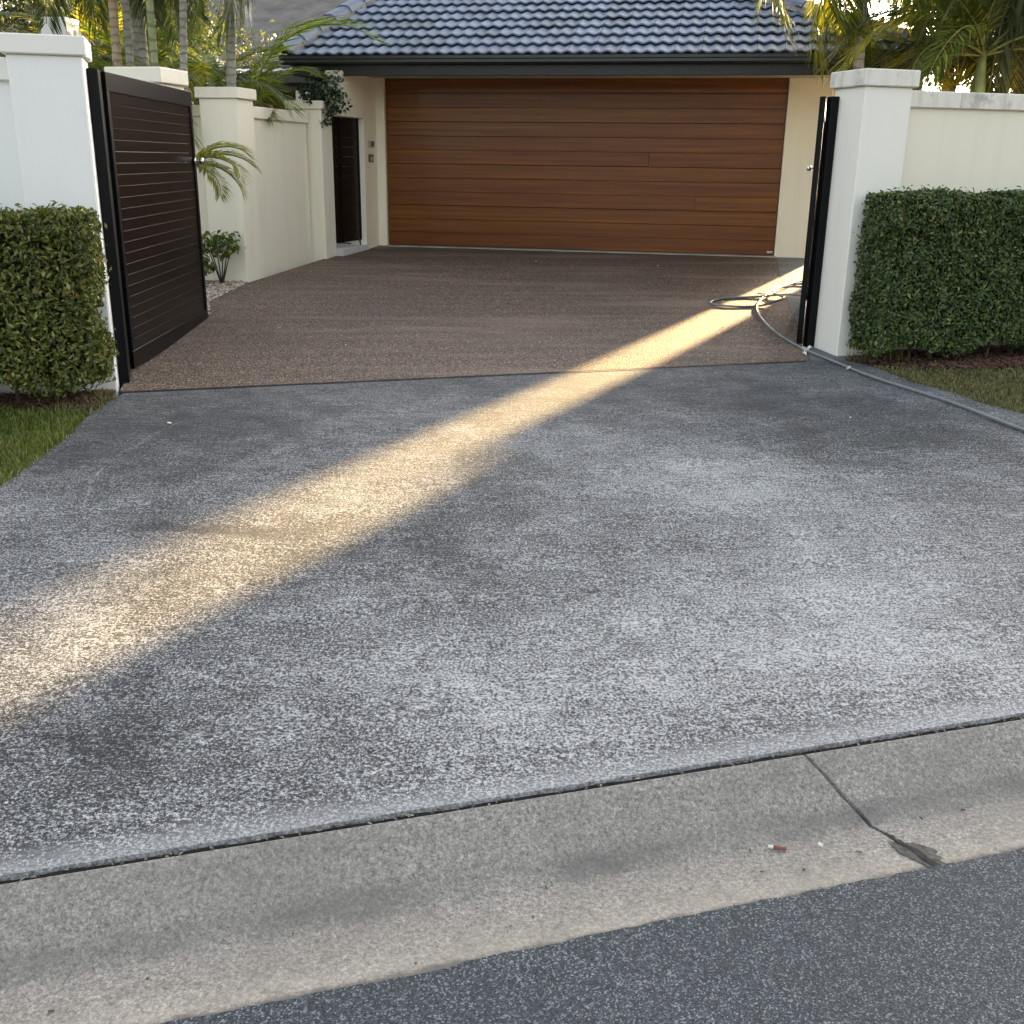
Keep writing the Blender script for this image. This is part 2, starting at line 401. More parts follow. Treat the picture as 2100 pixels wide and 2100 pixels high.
M['hedgeR'] = m_leaf('hedge_leaves_green', [(0, (.030, .056, .022)), (.5, (.080, .128, .042)), (.86, (.10, .145, .04)), (.97, (.24, .29, .07)), (1, (.20, .11, .05))], .22, .27)
M['twig'] = m_simple('hedge_twigs', (.055, .04, .025), .9, var=.4, scale=25)
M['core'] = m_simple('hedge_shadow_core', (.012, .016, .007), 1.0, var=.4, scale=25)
M['frond'] = m_leaf('palm_leaflets', [(0, (.045, .075, .012)), (.5, (.095, .135, .02)), (.85, (.15, .19, .03)), (1, (.24, .25, .05))], .45, .4)
M['frond_yellow'] = m_leaf('yellow_palm_leaflets', [(0, (.11, .15, .02)), (.5, (.21, .24, .03)), (1, (.40, .35, .04))], .5, .4)
M['frond_green'] = m_leaf('bright_palm_leaflets', [(0, (.06, .11, .012)), (.6, (.13, .21, .02)), (1, (.22, .27, .04))], .5, .4)
M['frond_dark'] = m_leaf('dusky_palm_leaflets', [(0, (.028, .045, .014)), (.6, (.06, .085, .025)), (1, (.12, .13, .06))], .35, .4)
M['rachis'] = m_simple('palm_rachis', (.16, .17, .04), .5, var=.3)
M['trunk_brown'] = m_trunk('ringed_brown_trunk', (.30, .22, .15), (.40, .31, .20))
M['trunk_grey'] = m_trunk('ringed_grey_trunk', (.24, .235, .20), (.40, .385, .33))
M['trunk_green'] = m_trunk('ringed_green_trunk', (.20, .225, .12), (.31, .32, .17), 18)
M['shaft'] = m_simple('green_crownshaft', (.17, .20, .06), .45, var=.3)
M['shrub'] = m_leaf('shrub_leaves', [(0, (.035, .065, .015)), (.6, (.09, .13, .025)), (1, (.26, .32, .05))], .35, .4)
M['shrub_dark'] = m_leaf('dark_glossy_leaves', [(0, (.008, .020, .008)), (.7, (.02, .042, .016)), (1, (.05, .08, .03))], .1, .25)
M['tree'] = m_leaf('tree_leaves', [(0, (.03, .05, .012)), (.6, (.07, .10, .02)), (1, (.13, .15, .04))], .3, .5)
M['timber'] = m_simple('red_timber_panel', (.10, .030, .016), .4, var=.4, scale=6)
M['brass'] = m_simple('brass_ornament', (.45, .28, .12), .35, .8)
M['oldroof'] = m_simple('weathered_grey_roof', (.15, .135, .125), .8, var=.35, scale=2.5, bump=.3)
M['stone'] = m_simple('pale_step_stone', (.58, .57, .56), .7, var=.1, scale=12)
M['plastic'] = m_simple('beige_plastic', (.50, .45, .33), .5)
M['plasticdark'] = m_simple('dark_plastic', (.03, .032, .035), .35)
M['plasticgrey'] = m_simple('grey_plastic', (.42, .43, .43), .4)
M['petal'] = m_simple('white_petal', (.78, .75, .68), .7)
M['paper'] = m_simple('red_paper', (.26, .085, .055), .8)
M['deadleaf'] = m_simple('dry_leaf', (.34, .26, .17), .8, var=.4, scale=30)

# ================================================================ the setting
def ground_pt(a, b):
    # far sheet, kept under everything that is laid on it
    r = max(abs(a), abs(b))
    z = -.09
    if abs(a) < 60 and abs(b) < 60:
        p = K0 + ga * a + gn * b
        z = (ground(*p) - .05) if b > .2 else -.09
    return KP(a, b, z)
V = []; F = []
ax_ = [-400, -60, -30, -15, -10, -8, -6, -5, -4, -3, -2, -1, 0, 1, 2, 3, 4, 5, 6, 8, 10, 15, 30, 60, 400]
bx_ = [-400, -60, -20, -5, -.5, .1, .3, 1, 2, 3, 4, 4.6, 5, 6, 7, 8, 9, 10, 11, 12, 13, 15, 20, 30, 60, 400]
V = [ground_pt(a, b) for b in bx_ for a in ax_]
na = len(ax_)
F = [(j*na+i, j*na+i+1, (j+1)*na+i+1, (j+1)*na+i) for j in range(len(bx_)-1) for i in range(na-1)]
tag(put('ground', np_mesh('ground', V, F), M['soil']), kind='structure')

GW = .413                                     # gutter width
# asphalt with a ragged edge lapping on the gutter
edge = []
a = -30.0
while a < 30:
    n = .002 * math.sin(a * 5.1) + random.uniform(-.0035, .0035)
    if .75 < a < 1.15: n += .012 * math.exp(-((a - .72) / .06) ** 2)
    if -.95 < a < -.25: n -= .006
    edge.append((a, -GW + n)); a += .025 if abs(a) < 4 else .5
m = MB()
top = [KP(a, t, .010) for a, t in edge]; far = [KP(a, -12, -.02) for a, t in edge]; low = [KP(a, t + .006, -.03) for a, t in edge]
n = len(edge); m.add(top + far + low, [(i, i+1, n+i+1, n+i) for i in range(n-1)] + [(2*n+i, 2*n+i+1, i+1, i) for i in range(n-1)])
road = m.build('asphalt_road', M['asphalt']); tag(road, kind='structure')

# gutter: slabs with rolled profile, parted by joints
prof = [(-GW - .05, .0), (-GW, .0), (-.36, -.003), (-.30, -.008), (-.24, -.012), (-.20, -.010), (-.16, .006), (-.11, .038), (-.06, .075), (-.03, .100), (-.010, .113), (-.003, .110), (0, .06)]
gut = empty('gutter', KP(0, -.2, 0)); gut.location = (0, 0, 0); gut['kind'] = 'structure'
# joint line seen in the photograph, right of centre
jl = [-7.2, -4.1, None, 3.9, 7.0]
def jline(t):                                  # a at distance t for the visible joint
    return float(np.interp(t, [-.46, -.41, -.25, -.125, -.07, 0], [1.005, 1.0, .972, .925, .890, .848])) + .0025 * math.sin(t * 70)
def slab(a0f, a1f, name='slab'):
    m = MB(); na_ = 40; V = []; F = []
    for (t, z) in prof:
        A0, A1 = a0f(t), a1f(t)
        for i in range(na_ + 1):
            V.append(KP(A0 + (A1 - A0) * i / na_, t, z))
    np_ = len(prof)
    F = [(j*(na_+1)+i, j*(na_+1)+i+1, (j+1)*(na_+1)+i+1, (j+1)*(na_+1)+i) for j in range(np_-1) for i in range(na_)]
    base = len(V)
    for (t, z) in prof:
        V.append(KP(a0f(t), t, -.08)); V.append(KP(a1f(t), t, -.08))
    for j in range(np_-1):
        F.append((j*(na_+1), (j+1)*(na_+1), base+2*(j+1), base+2*j))
        F.append((j*(na_+1)+na_, (j+1)*(na_+1)+na_, base+2*(j+1)+1, base+2*j+1))
    m.add(V, F); return m.build(name, M['gutter'], gut, smooth=False)
def cst(x): return lambda t: x
gapw = lambda t: .0066 + .0025 * max(0, (-t - .22) / .2) + .0012 * math.sin(t * 110)
slab(cst(-14), cst(-7.2 - .006)); slab(cst(-7.2 + .006), cst(-2.95 - .006)); slab(cst(-2.95 + .006), lambda t: jline(t) - gapw(t))
slab(lambda t: jline(t) + gapw(t), cst(4.6)); slab(cst(4.612), cst(14))
m = MB()
for (t0, z0), (t1, z1) in zip(prof[:-1], prof[1:]):
    for c_ in (jline,):
        w = .02
        m.quad(KP(c_(t0) - w, t0, z0 - .016), KP(c_(t0) + w, t0, z0 - .016), KP(c_(t1) + w, t1, z1 - .016), KP(c_(t1) - w, t1, z1 - .016))
m.build('joint_filler', M['dark'], gut)
# crumbled bitumen patch at the lower end of the joint
pts = []
for k in range(40):
    th = 2 * math.pi * k / 40; rr = 1 + .15 * math.sin(3 * th + .4) + .2 * random.uniform(-1, 1)
    t = -.352 + .078 * rr * math.sin(th); t = max(t, -GW - .01)
    a = jline(t) + .002 + .042 * rr * math.cos(th); pts.append(KP(a, t, 0))
def gz(t):
    for (t0, z0), (t1, z1) in zip(prof[:-1], prof[1:]):
        if t0 <= t <= t1: return z0 + (z1 - z0) * (t - t0) / (t1 - t0)
    return 0.0
m = MB(); c0 = KP(jline(-.345), -.345, gz(-.345) + .004)
vv = [c0] + [(p[0], p[1], gz(float((np.array(p[:2]) - K0) @ gn)) + .0025) for p in pts]
m.add(vv, [(0, 1 + k, 1 + (k + 1) % 40) for k in range(40)]); m.build('bitumen_patch', m_simple('crumbled_bitumen', (.105, .096, .086), .9, var=.6, scale=60, bump=.8), gut)

m = MB(); prev = None
for k in range(26):
    t = -.235 - k * .0072; w = .005 + .0045 * k / 25 + random.uniform(-.0022, .0028); c_ = jline(t) + random.uniform(-.0015, .0015); z = gz(max(t, -GW)) + (.0052 if k > 5 else .0015)
    cur = (KP(c_ - w, t, z), KP(c_ + w, t, z))
    if prev: m.quad(prev[0], prev[1], cur[1], cur[0])
    prev = cur
m.build('crack', M['dark'], gut)

# driveway apron: from the kerb joint to the gate line
apron_poly = [KP(-9, .015, 0)[:2], KP(9, .015, 0)[:2], (6.2, 5.3), (4.3, 5.6), (3.62, 5.95), (3.208, 6.514), (3.06, 6.778), (2.956, 7.113), (2.804, 7.361), (2.731, 7.704), (2.659, 7.934), (2.56, 8.07),
              FP(5.30, 0)[:2], tuple(G0 + ga * .02), (-2.48, 6.3), (-2.476, 6.1), (-2.45, 5.8), (-2.425, 5.55), (-2.41, 5.215), (-2.39, 4.867), (-2.40, 4.6), (-2.48, 4.2), (-2.7, 3.7), (-3.1, 3.2), (-4.2, 2.5), (-6, 1.6)]
m = MB(); m.prism(apron_poly, lambda p: ground(*p) - .12, lambda p: ground(*p))
tag(m.build('driveway_apron', M['apron']), kind='structure')
# dark expansion joint between kerb and apron
m = MB(); prev = None
for i in range(0, 721):
    a = -9 + i * .025
    w0 = -.001; w1 = .015
    z = Z_K - .012 + .004 * math.sin(a * 31) * math.sin(a * 7)
    cur = (KP(a, w0, .100), KP(a, w1 + .004, z))
    if prev: m.quad(prev[0], cur[0], cur[1], prev[1])
    prev = cur
tag(m.build('expansion_joint', M['dark']), kind='structure')

# exposed aggregate driveway up to the garage
def agg_pt(s, t):
    A = G0 + ga * (-.02 + s * 4.93) + gn * .008
    L = [(-2.495, 6.59), (-2.62, 7.1), (-2.71, 9.25), (-2.87, 10.0), (-2.80, 11.10), (-2.79, 11.30), (-2.72, 11.62), (-2.35, 13.3), (-2.12, 14.2), (-1.86, 14.82)]
    Rr = [(2.256, 8.03), (2.35, 8.55), (2.43, 8.98), (2.55, 9.7), (2.726, 10.732), (2.80, 11.1), (2.89, 11.6), (3.049, 12.495), (3.17, 13.1), (3.333, 13.85)]
    k = t * (len(L) - 1); i = min(int(k), len(L) - 2); f = k - i
    l = np.array(L[i]) * (1 - f) + np.array(L[i+1]) * f; r = np.array(Rr[i]) * (1 - f) + np.array(Rr[i+1]) * f
    p = l * (1 - s) + r * s
    return p
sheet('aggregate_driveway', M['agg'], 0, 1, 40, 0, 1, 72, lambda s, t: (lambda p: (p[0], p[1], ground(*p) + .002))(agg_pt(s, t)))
# saw-cut joint line at the gate line
m = MB()
for i in range(60):
    a0 = -.02 + i * 4.93 / 60; a1 = a0 + 4.93 / 60
    P = [G0 + ga * a0 - gn * .006, G0 + ga * a1 - gn * .006, G0 + ga * a1 + gn * .012, G0 + ga * a0 + gn * .012]
    m.quad(*[(p[0], p[1], ground(*p) + .0045) for p in P])
tag(m.build('gate_line_joint', M['dark']), kind='structure')
# plain concrete side path right of the aggregate
def path_pt(s, t):
    p = agg_pt(1.0, t); q = p + np.array([2.6, -.2]) * s
    q = p * (1 - s) + np.array([p[0] + 1.9, p[1] + .3]) * s
    return (q[0], q[1], ground(*q) + .0005)
M['path'] = m_simple('side_path_concrete', (.145, .15, .155), .8, var=.3, scale=3, bump=.3)
sheet('side_path', M['path'], 0.003, 1, 8, 0.0, 1.0, 40, path_pt)
# concrete threshold strip in front of the garage door
m = MB(); m.box(.10, 5.25, -.07, .30, -.2, .008, .006)
tag(m.build('garage_threshold', m_simple('threshold_concrete', (.34, .32, .28), .85, var=.35, scale=4, bump=.4), loc=HP(0, 0, Z_H), rot=(0, 0, R_(90 - HA))), kind='structure')

# lawns, mulch beds, gravel bed
def inside(poly, x, y):
    c = False; j = len(poly) - 1
    for i in range(len(poly)):
        if (poly[i][1] > y) != (poly[j][1] > y) and x < (poly[j][0]-poly[i][0]) * (y-poly[i][1]) / (poly[j][1]-poly[i][1]) + poly[i][0]: c = not c
        j = i
    return c
lawnL = [(-2.44, 4.55), (-2.405, 4.867), (-2.425, 5.215), (-2.44, 5.55), (-2.47, 5.8), (-2.50, 6.02), (-2.62, 6.05), (-2.8, 6.08), (-3.08, 6.16), (-4.6, 5.75), (-4.6, 3.2), (-3.1, 3.25), (-2.7, 3.75)]
mulchL = [(-2.50, 6.02), (-2.49, 6.3), (-2.515, 6.575), FP(-.45, -.01)[:2], FP(-2.4, .1)[:2], (-4.7, 5.75), (-3.08, 6.16), (-2.8, 6.08), (-2.62, 6.05)]
lawnR = [(2.68, 7.93), (2.75, 7.704), (2.82, 7.361), (2.97, 7.113), (3.08, 6.778), (3.225, 6.514), (3.64, 5.95), (4.3, 5.62), (6, 5.35), (6, 8.3), (3.95, 7.95), (3.4, 7.78), (3.0, 7.78)]
mulchR = [(2.54, 8.09), (2.68, 7.93), (3.0, 7.78), (3.4, 7.78), (3.95, 7.95), (6, 8.3), FP(8.5, .2)[:2], FP(5.65, .1)[:2], FP(5.3, -.02)[:2]]
def flat(name, poly, dz, mat):
    m = MB(); m.add([(p[0], p[1], ground(*p) + dz) for p in poly], [tuple(range(len(poly)))]); return tag(m.build(name, mat), kind='structure')
flat('lawn_soil', [(-2.2, 6.0), (-2.2, 3.5), (-3.1, 3.0), (-4.6, 3.0), (-4.6, 5.75), (-3.08, 6.16), (-2.8, 6.08), (-2.62, 6.05)], -.005, M['lawnbase']); flat('lawn_soil', [(2.45, 7.93), (2.6, 7.2), (2.9, 6.3), (3.4, 5.7), (4.3, 5.4)] + lawnR[8:], -.005, M['lawnbase'])
flat('mulch_bed', mulchL + [(-2.40, 6.02)], -.003, M['soil']); flat('mulch_bed', mulchR, -.003, M['soil'])
gravel_poly = [(-2.66, 9.3), (-2.86, 10.0), (-2.80, 11.10), (-2.80, 11.28), (-3.15, 11.34), (-3.5, 11.3), (-3.5, 9.2)]
flat('gravel_soil', gravel_poly, -.003, M['soil'])

def sample(poly, n):
    xs = [p[0] for p in poly]; ys = [p[1] for p in poly]; out = []
    while len(out) < n:
        x, y = random.uniform(min(xs), max(xs)), random.uniform(min(ys), max(ys))
        if inside(poly, x, y): out.append((x, y, ground(x, y)))
    return np.array(out)
def blades(name, poly, n, h0, h1, mat, label, w=.0032, lean=.7):
    P = sample(poly, n); n = len(P); P[:, :2] += rng.normal(0, .016, (n, 2)) + np.array([.022 if P[:, 0].mean() < 0 else -.022, 0])
    az = rng.uniform(0, 2*np.pi, n); h = rng.uniform(h0, h1, n); ln = rng.uniform(.1, lean, n) * h
    # patchiness
    pat = .75 + .35 * np.sin(P[:, 0] * 7.3 + np.sin(P[:, 1] * 5)) * np.sin(P[:, 1] * 6.1)
    h = h * pat
    d = np.stack([np.cos(az), np.sin(az), np.zeros(n)], 1); s = np.stack([-np.sin(az), np.cos(az), np.zeros(n)], 1)
    up = np.array([0, 0, 1.0])
    b0 = P - s * w; b1 = P + s * w
    md = P + d * (ln * .35)[:, None] + up * (h * .6)[:, None]
    m0 = md - s * w * .8; m1 = md + s * w * .8
    tp = P + d * ln[:, None] + up * h[:, None]
    V = np.stack([b0, b1, m1, m0, tp], 1).reshape(-1, 3); i = np.arange(n) * 5
    F3 = np.concatenate([np.stack([i, i+1, i+2], 1), np.stack([i, i+2, i+3], 1), np.stack([i+3, i+2, i+4], 1)])
    o = put(name, np_mesh(name, V, F3), mat); return tag(o, label, 'grass', kind='stuff')
blades('lawn_grass', lawnL, 52000, .018, .05, M['grass'], 'short green lawn grass beside the left edge of the driveway')
blades('lawn_grass', lawnR, 46000, .012, .038, M['grassdry'], 'patchy olive lawn grass right of the driveway below the hedge')
def chips(name, poly, n, s0, s1, mat, label, cat):
    P = sample(poly, n); V = []; F = []
    for i, p in enumerate(P):
        L, W = random.uniform(s0, s1), random.uniform(s0, s1) * .35; az = random.uniform(0, 6.28); tl = random.uniform(-.5, .5)
        d = np.array([math.cos(az), math.sin(az), tl]) * L / 2; s = np.array([-math.sin(az), math.cos(az), random.uniform(-.4, .4)]) * W / 2
        c = p + [0, 0, random.uniform(.003, .02)]; u = np.array([0, 0, .004])
        b = len(V); V += [c-d-s, c+d-s, c+d+s, c-d+s, c-d*.8+u*1.5, c+d*.8+u*1.5]
        F += [(b, b+1, b+5, b+4), (b+3, b+4, b+5, b+2)]
    return tag(put(name, np_mesh(name, V, F), mat), label, cat, kind='stuff')
chips('bark_mulch', mulchL, 5200, .015, .06, M['mulch'], 'reddish bark mulch under the left hedge', 'mulch')
chips('bark_mulch', mulchR, 6500, .015, .06, M['mulch'], 'reddish bark mulch under the right hedge', 'mulch')
blades('weeds', [FP(5.3, -.03)[:2], FP(5.3, -.16)[:2], FP(5.75, -.2)[:2], FP(5.75, -.03)[:2]], 260, .05, .15, M['grassdry'], 'dry weeds at the foot of the right gate pillar', .003, .9)
blades('weeds', [(-2.50, 6.02), (-2.49, 6.4), (-2.60, 6.5), (-2.75, 6.1)], 900, .02, .06, M['grassdry'], 'sparse weeds in the mulch at the left driveway edge', .003, .9)

# dry bits caught in the kerb joint and along the asphalt edge
def debris(name, tr, zf, n, label):
    V = []; F = []
    for k in range(n):
        a = random.uniform(-2.2, 2.6); t = random.uniform(*tr); L = random.uniform(.003, .009); W = random.uniform(.0012, .003)
        p = np.array(KP(a, t, zf(t) + .003)); th = random.uniform(0, 6.28); d = np.array([math.cos(th), math.sin(th), random.uniform(-.2, .2)]) * L; q = np.array([-math.sin(th), math.cos(th), 0]) * W
        b = len(V); V += [p - d - q, p + d - q, p + d + q, p - d + q, p - d * .6 + [0, 0, .003], p + d * .6 + [0, 0, .003]]
        F += [(b, b+1, b+5, b+4), (b+3, b+4, b+5, b+2)]
    tag(put(name, np_mesh(name, V, F), M['debris']), label, 'debris', kind='stuff')
M['debris'] = m_leaf('dry_bits', [(0, (.05, .035, .022)), (.5, (.16, .12, .08)), (1, (.42, .36, .28))], 0, .9)
debris('joint_debris', (.000, .014), lambda t: .108, 260, 'dry bits of leaf caught in the dark joint behind the gutter')
debris('gutter_grit', (-.40, -.17), gz, 45, 'scattered grit and dry bits lying in the gutter')

ico_v = np.array([(0,0,1),(.894,0,.447),(.276,.851,.447),(-.724,.526,.447),(-.724,-.526,.447),(.276,-.851,.447),(.724,.526,-.447),(-.276,.851,-.447),(-.894,0,-.447),(-.276,-.851,-.447),(.724,-.526,-.447),(0,0,-1)])
ico_f = np.array([(0,1,2),(0,2,3),(0,3,4),(0,4,5),(0,5,1),(1,6,2),(2,7,3),(3,8,4),(4,9,5),(5,10,1),(6,7,2),(7,8,3),(8,9,4),(9,10,5),(10,6,1),(11,7,6),(11,8,7),(11,9,8),(11,10,9),(11,6,10)])
P = sample(gravel_poly, 3200); V = []; F = []
for i, p in enumerate(P):
    s = np.array([random.uniform(.010, .022), random.uniform(.010, .018), random.uniform(.007, .013)]); a = random.uniform(0, 6.28)
    w = ico_v * s * (1 + rng.uniform(-.18, .18, (12, 1))); c, sn = math.cos(a), math.sin(a)
    w = np.stack([w[:, 0]*c - w[:, 1]*sn, w[:, 0]*sn + w[:, 1]*c, w[:, 2]], 1)
    V.append(w + p + [0, 0, random.uniform(.0, .018)]); F.append(ico_f + 12 * i)
tag(put('gravel', np_mesh('gravel', np.concatenate(V), np.concatenate(F), True), M['pebble']), 'pale pebble gravel bed behind the open left gate', 'gravel', kind='stuff')

# ================================================================ pillars and walls
FR = R_(90 - GA)                              # z rotation of the fence frame
HR = R_(90 - HA)
def pillar(loc, rz, w, d, z1, cap_h, over, mat, capmat, label, zb=-.05, group=None, split_cap=False):
    """shaft spans x 0..w, y 0..d from its front-left corner; z from the ground to z1, cap on top"""
    r = empty('gate_pillar', loc, rz, label, 'pillar', group)
    m = MB(); m.box(0, w, 0, d, zb, z1 - loc[2], .008); m.build('shaft', mat, r)
    c0 = z1 - loc[2]
    m = MB(); m.box(-over, w + over, -over, d + over, c0, c0 + cap_h, .007); m.build('cap', capmat, r)
    return r
lp = FP(-.402, 0)
pillar(lp, FR, .402, .43, 2.213, .106, .028, M['white'], M['capwhite'], 'white rendered gate pillar with flat cap at the left gate post')
# right pillar: front-left corner measured at (2.511, 8.217)
rp = (2.511, 8.217, ground(2.511, 8.217))
RP = lambda a, b, z: (2.511 + ga[0]*a + gn[0]*b, 8.217 + ga[1]*a + gn[1]*b, z)
pillar(rp, FR, .40, .40, 2.215, .116, .03, M['offwhite'], M['coping'], 'white rendered gate pillar with weathered cap beside the right hedge')

def wall(name, loc, rz, L, th, z1, cop_h, over, mat, label, stone_len, zb=-.1, copmat=None, phase=0.0):
    r = empty(name, loc, rz, label, 'wall')
    m = MB(); m.box(0, L, 0, th, zb, z1 - loc[2]); m.build('wall', mat, r)
    x = 0.0; first = True
    while x < L - .01:
        e = min(L, x + (phase if first and phase else stone_len)); first = False
        m = MB(); m.box(x + .0015, e - .0015, -over, th + over, z1 - loc[2], z1 - loc[2] + cop_h, .006); m.build('coping_stone', copmat or M['coping'], r)
        x = e
    return r
wall('boundary_wall', RP(.403, .12, ground(2.9, 8.3)), FR, 6.5, .20, 2.085, .118, .035, M['cream'], 'cream boundary wall with stained coping behind the right hedge', .92, phase=.50)
wl_o = FP(-.402 - 4.5 - .003, .13)
wall('boundary_wall', wl_o, FR, 4.5, .20, 2.075, .125, .035, M['white'], 'white boundary wall with coping behind the left hedge', .9, copmat=M['capwhite'])
# unseen wall added to block the low sun and shape the streak's lower edge
sunblk0 = np.array([4.45, 11.3]); sunblk1 = np.array([4.36, 13.55]); L = float(np.linalg.norm(sunblk1 - sunblk0)); az = math.degrees(math.atan2(*(sunblk1 - sunblk0)))
wall('boundary_wall', (sunblk0[0], sunblk0[1], .3), R_(90 - az), L, .18, 1.74, .10, .03, M['cream'], 'unseen cream wall added behind the right gate to block the low sun', .9)

# return wall on the left of the forecourt
RA = 11.6; RRz = R_(90 - RA)
ra = vec(RA); rn = vec(RA - 90)               # along the wall, and to its left
mid = np.array([-2.801, 11.269])              # front-right corner of the middle pillar
def RW(s, t, z): p = mid + ra * s + rn * t; return (p[0], p[1], z)
# pillars here: x along the wall, y to the left
def rpillar(s, d, w, z1, cap_h, over, label, t=0.0):
    o = RW(s, t, 0); g = ground(o[0], o[1])
    return pillar((o[0], o[1], g), RRz, d, w, z1, cap_h, over, M['cream'], M['capcream'], label, zb=-.12)
rpillar(0, .40, .40, 2.222, .104, .03, 'cream pillar with flat cap beside the small shrub at the middle of the return wall')
wall('return_wall', RW(.403, .10, .43), RRz, 1.62, .18, 2.055, .118, .035, M['cream'], 'cream return wall with coping between two capped pillars left of the garage', .55, copmat=M['capcream'])
rpillar(2.06, .36, .40, 2.212, .092, .03, 'cream pillar with flat cap beside the dark side gate', t=-.075)
# wall running left from the middle pillar, and the pillar behind the open gate
wall('return_wall', RW(.30, 2.30, .42), RRz - R_(90), 1.895, .18, 2.06, .11, .03, M['cream'], 'cream garden wall behind the open left gate', .6, copmat=M['capcream'])
p1 = (-3.22, 9.0, .33)
pillar(p1, R_(90 - 101), .42, .40, 2.215, .115, .03, M['cream'], M['capcream'], 'cream pillar whose cap shows above the open left gate')
# taller white column behind the left pillar with a downpipe
r = empty('white_column', (-4.97, 12.0, .4), R_(-6), 'tall white column behind the left gate pillar', 'column')
m = MB(); m.box(0, .285, 0, .30, -.1, 2.62, .006); m.build('shaft', M['white'], r)
m = MB(); m.tube([(.325, .1, -.1), (.325, .1, 2.5)], .022, 10); m.build('downpipe', M['white'], r, True)
# cream block further back between the palm trunks
r = empty('garden_pier', (-3.93, 14.2, .5), R_(-8), 'cream pier between two palm trunks left of the garage', 'pier')
m = MB(); m.box(0, .30, 0, .3, -.1, 2.12, .006); m.build('shaft', M['cream'], r)
m = MB(); m.box(-.02, .32, -.02, .32, 2.12, 2.19, .006); m.build('cap', M['capcream'], r)

# ================================================================ gates
def swing_gate(name, loc, rz, L, z1, label, flip=1, nb=23):
    """leaf along +x from the hinge, thickness on y, z from loc to z1"""
    r = empty(name, loc, rz, label, 'gate')
    H = z1 - loc[2]; th = .045; zb = .03
    m = MB(); m.box(0, L, 0, th, H - .115, H, .003); m.build('top_rail', M['brownblack'], r)
    m = MB(); m.box(0, L, 0, th, zb, zb + .12, .003); m.build('bottom_rail', M['brownblack'], r)
    for x0 in (0, L - .05):
        m = MB(); m.box(x0, x0 + .05, .0005, th - .0005, zb + .1205, H - .1155, .003); m.build('stile', M['black'], r)
    z0 = zb + .122; hb = (H - .117 - z0) / nb
    bm = MB(); bm.box(.052, L - .052, .010, th - .010, .0, hb - .0014, .0014)
    me = bm.mesh('gate_board')
    for k in range(nb):
        put('board', me, M['gboard'], r, (0, 0, z0 + k * hb))
    # lock with a knob on both faces
    zl = 1.635 - loc[2]
    lk = MB(); lk.box(L - .012, L + .006, .006, th - .006, zl - .05, zl + .05, .003); lk.build('lock_plate', M['chrome'], r)
    for s, y in ((-1, 0.0), (1, th)):
        k = MB(); k.tube([(L - .055, y, zl), (L - .055, y + s * .012, zl)], .024, 14)
        k.tube([(L - .055, y + s * .012, zl), (L - .055, y + s * .05, zl)], .009, 8)
        k.tube([(L - .055 , y + s * .036, zl), (L - .055, y + s * .044, zl), (L - .055, y + s * .058, zl), (L - .055, y + s * .074, zl), (L - .055, y + s * .080, zl)], [.012, .024, .029, .024, .012], 14)
        k.build('knob', M['chrome'], r, True)
    return r
hx, hy = -2.573, 7.11
swing_gate('swing_gate', (hx, hy, .268), R_(90 + 2.11), 2.10, 2.168, 'dark brown slatted swing gate standing open at the left pillar')
def post(loc, rz, w, d, z1, label):
    r = empty('gate_post', loc, rz, label, 'post')
    m = MB(); m.box(0, w, 0, d, -.05, z1 - loc[2], .004); m.build('post', M['black'], r)
    for z in (.35, 1.5):
        m = MB(); m.box(w * .2, w * .8, d, d + .022, z, z + .07, .003); m.build('hinge', M['black'], r)
    return r
pl_ = FP(-.0, .22); 
post((pl_[0] + ga[0]*.003, pl_[1] + ga[1]*.003, .258), FR, .062, .27, 2.165, 'black metal gate post fixed to the left pillar')
swing_gate('swing_gate', (2.318, 8.53, .27), R_(90 - 15.5), 2.10, 2.158, 'dark swing gate seen edge-on, folded back beside the right pillar')
pr_ = RP(-.068, .315, .262)
post(pr_, FR, .065, .07, 2.158, 'black metal gate post fixed to the right pillar')

# pedestrian gate and step
GT = HP(-.155, -1.20, .655); GR = R_(90 - 17.5)
r = empty('side_gate', GT, GR, 'dark stained narrow side gate between the cream pillar and the garage', 'gate')
for x0, x1 in ((0, .03), (.175, .205), (.675, .705)):
    m = MB(); m.box(x0, x1, -.010, .04, 0, 1.488, .003); m.build('stile', M['brownblack'], r)
nb = 13; hb = 1.488 / nb
for x0, x1 in ((.032, .173), (.207, .673)):
    bm = MB(); bm.box(x0, x1, 0, .03, 0, hb - .0015, .002); me = bm.mesh('side_board')
    for k in range(nb): put('board', me, M['gboard'], r, (0, 0, k * hb))
m = MB(); m.tube([(.62, -.015, .02), (.62, -.025, -.06)], .011, 8); m.build('drop_bolt', M['plasticdark'], r)
r = empty('door_step', HP(-.155, -1.22, .50), GR, 'pale stone step under the narrow side gate', 'step')
m = MB(); m.box(0, .74, -.085, .5, -.05, .095, .008); m.build('slab', M['stone'], r)

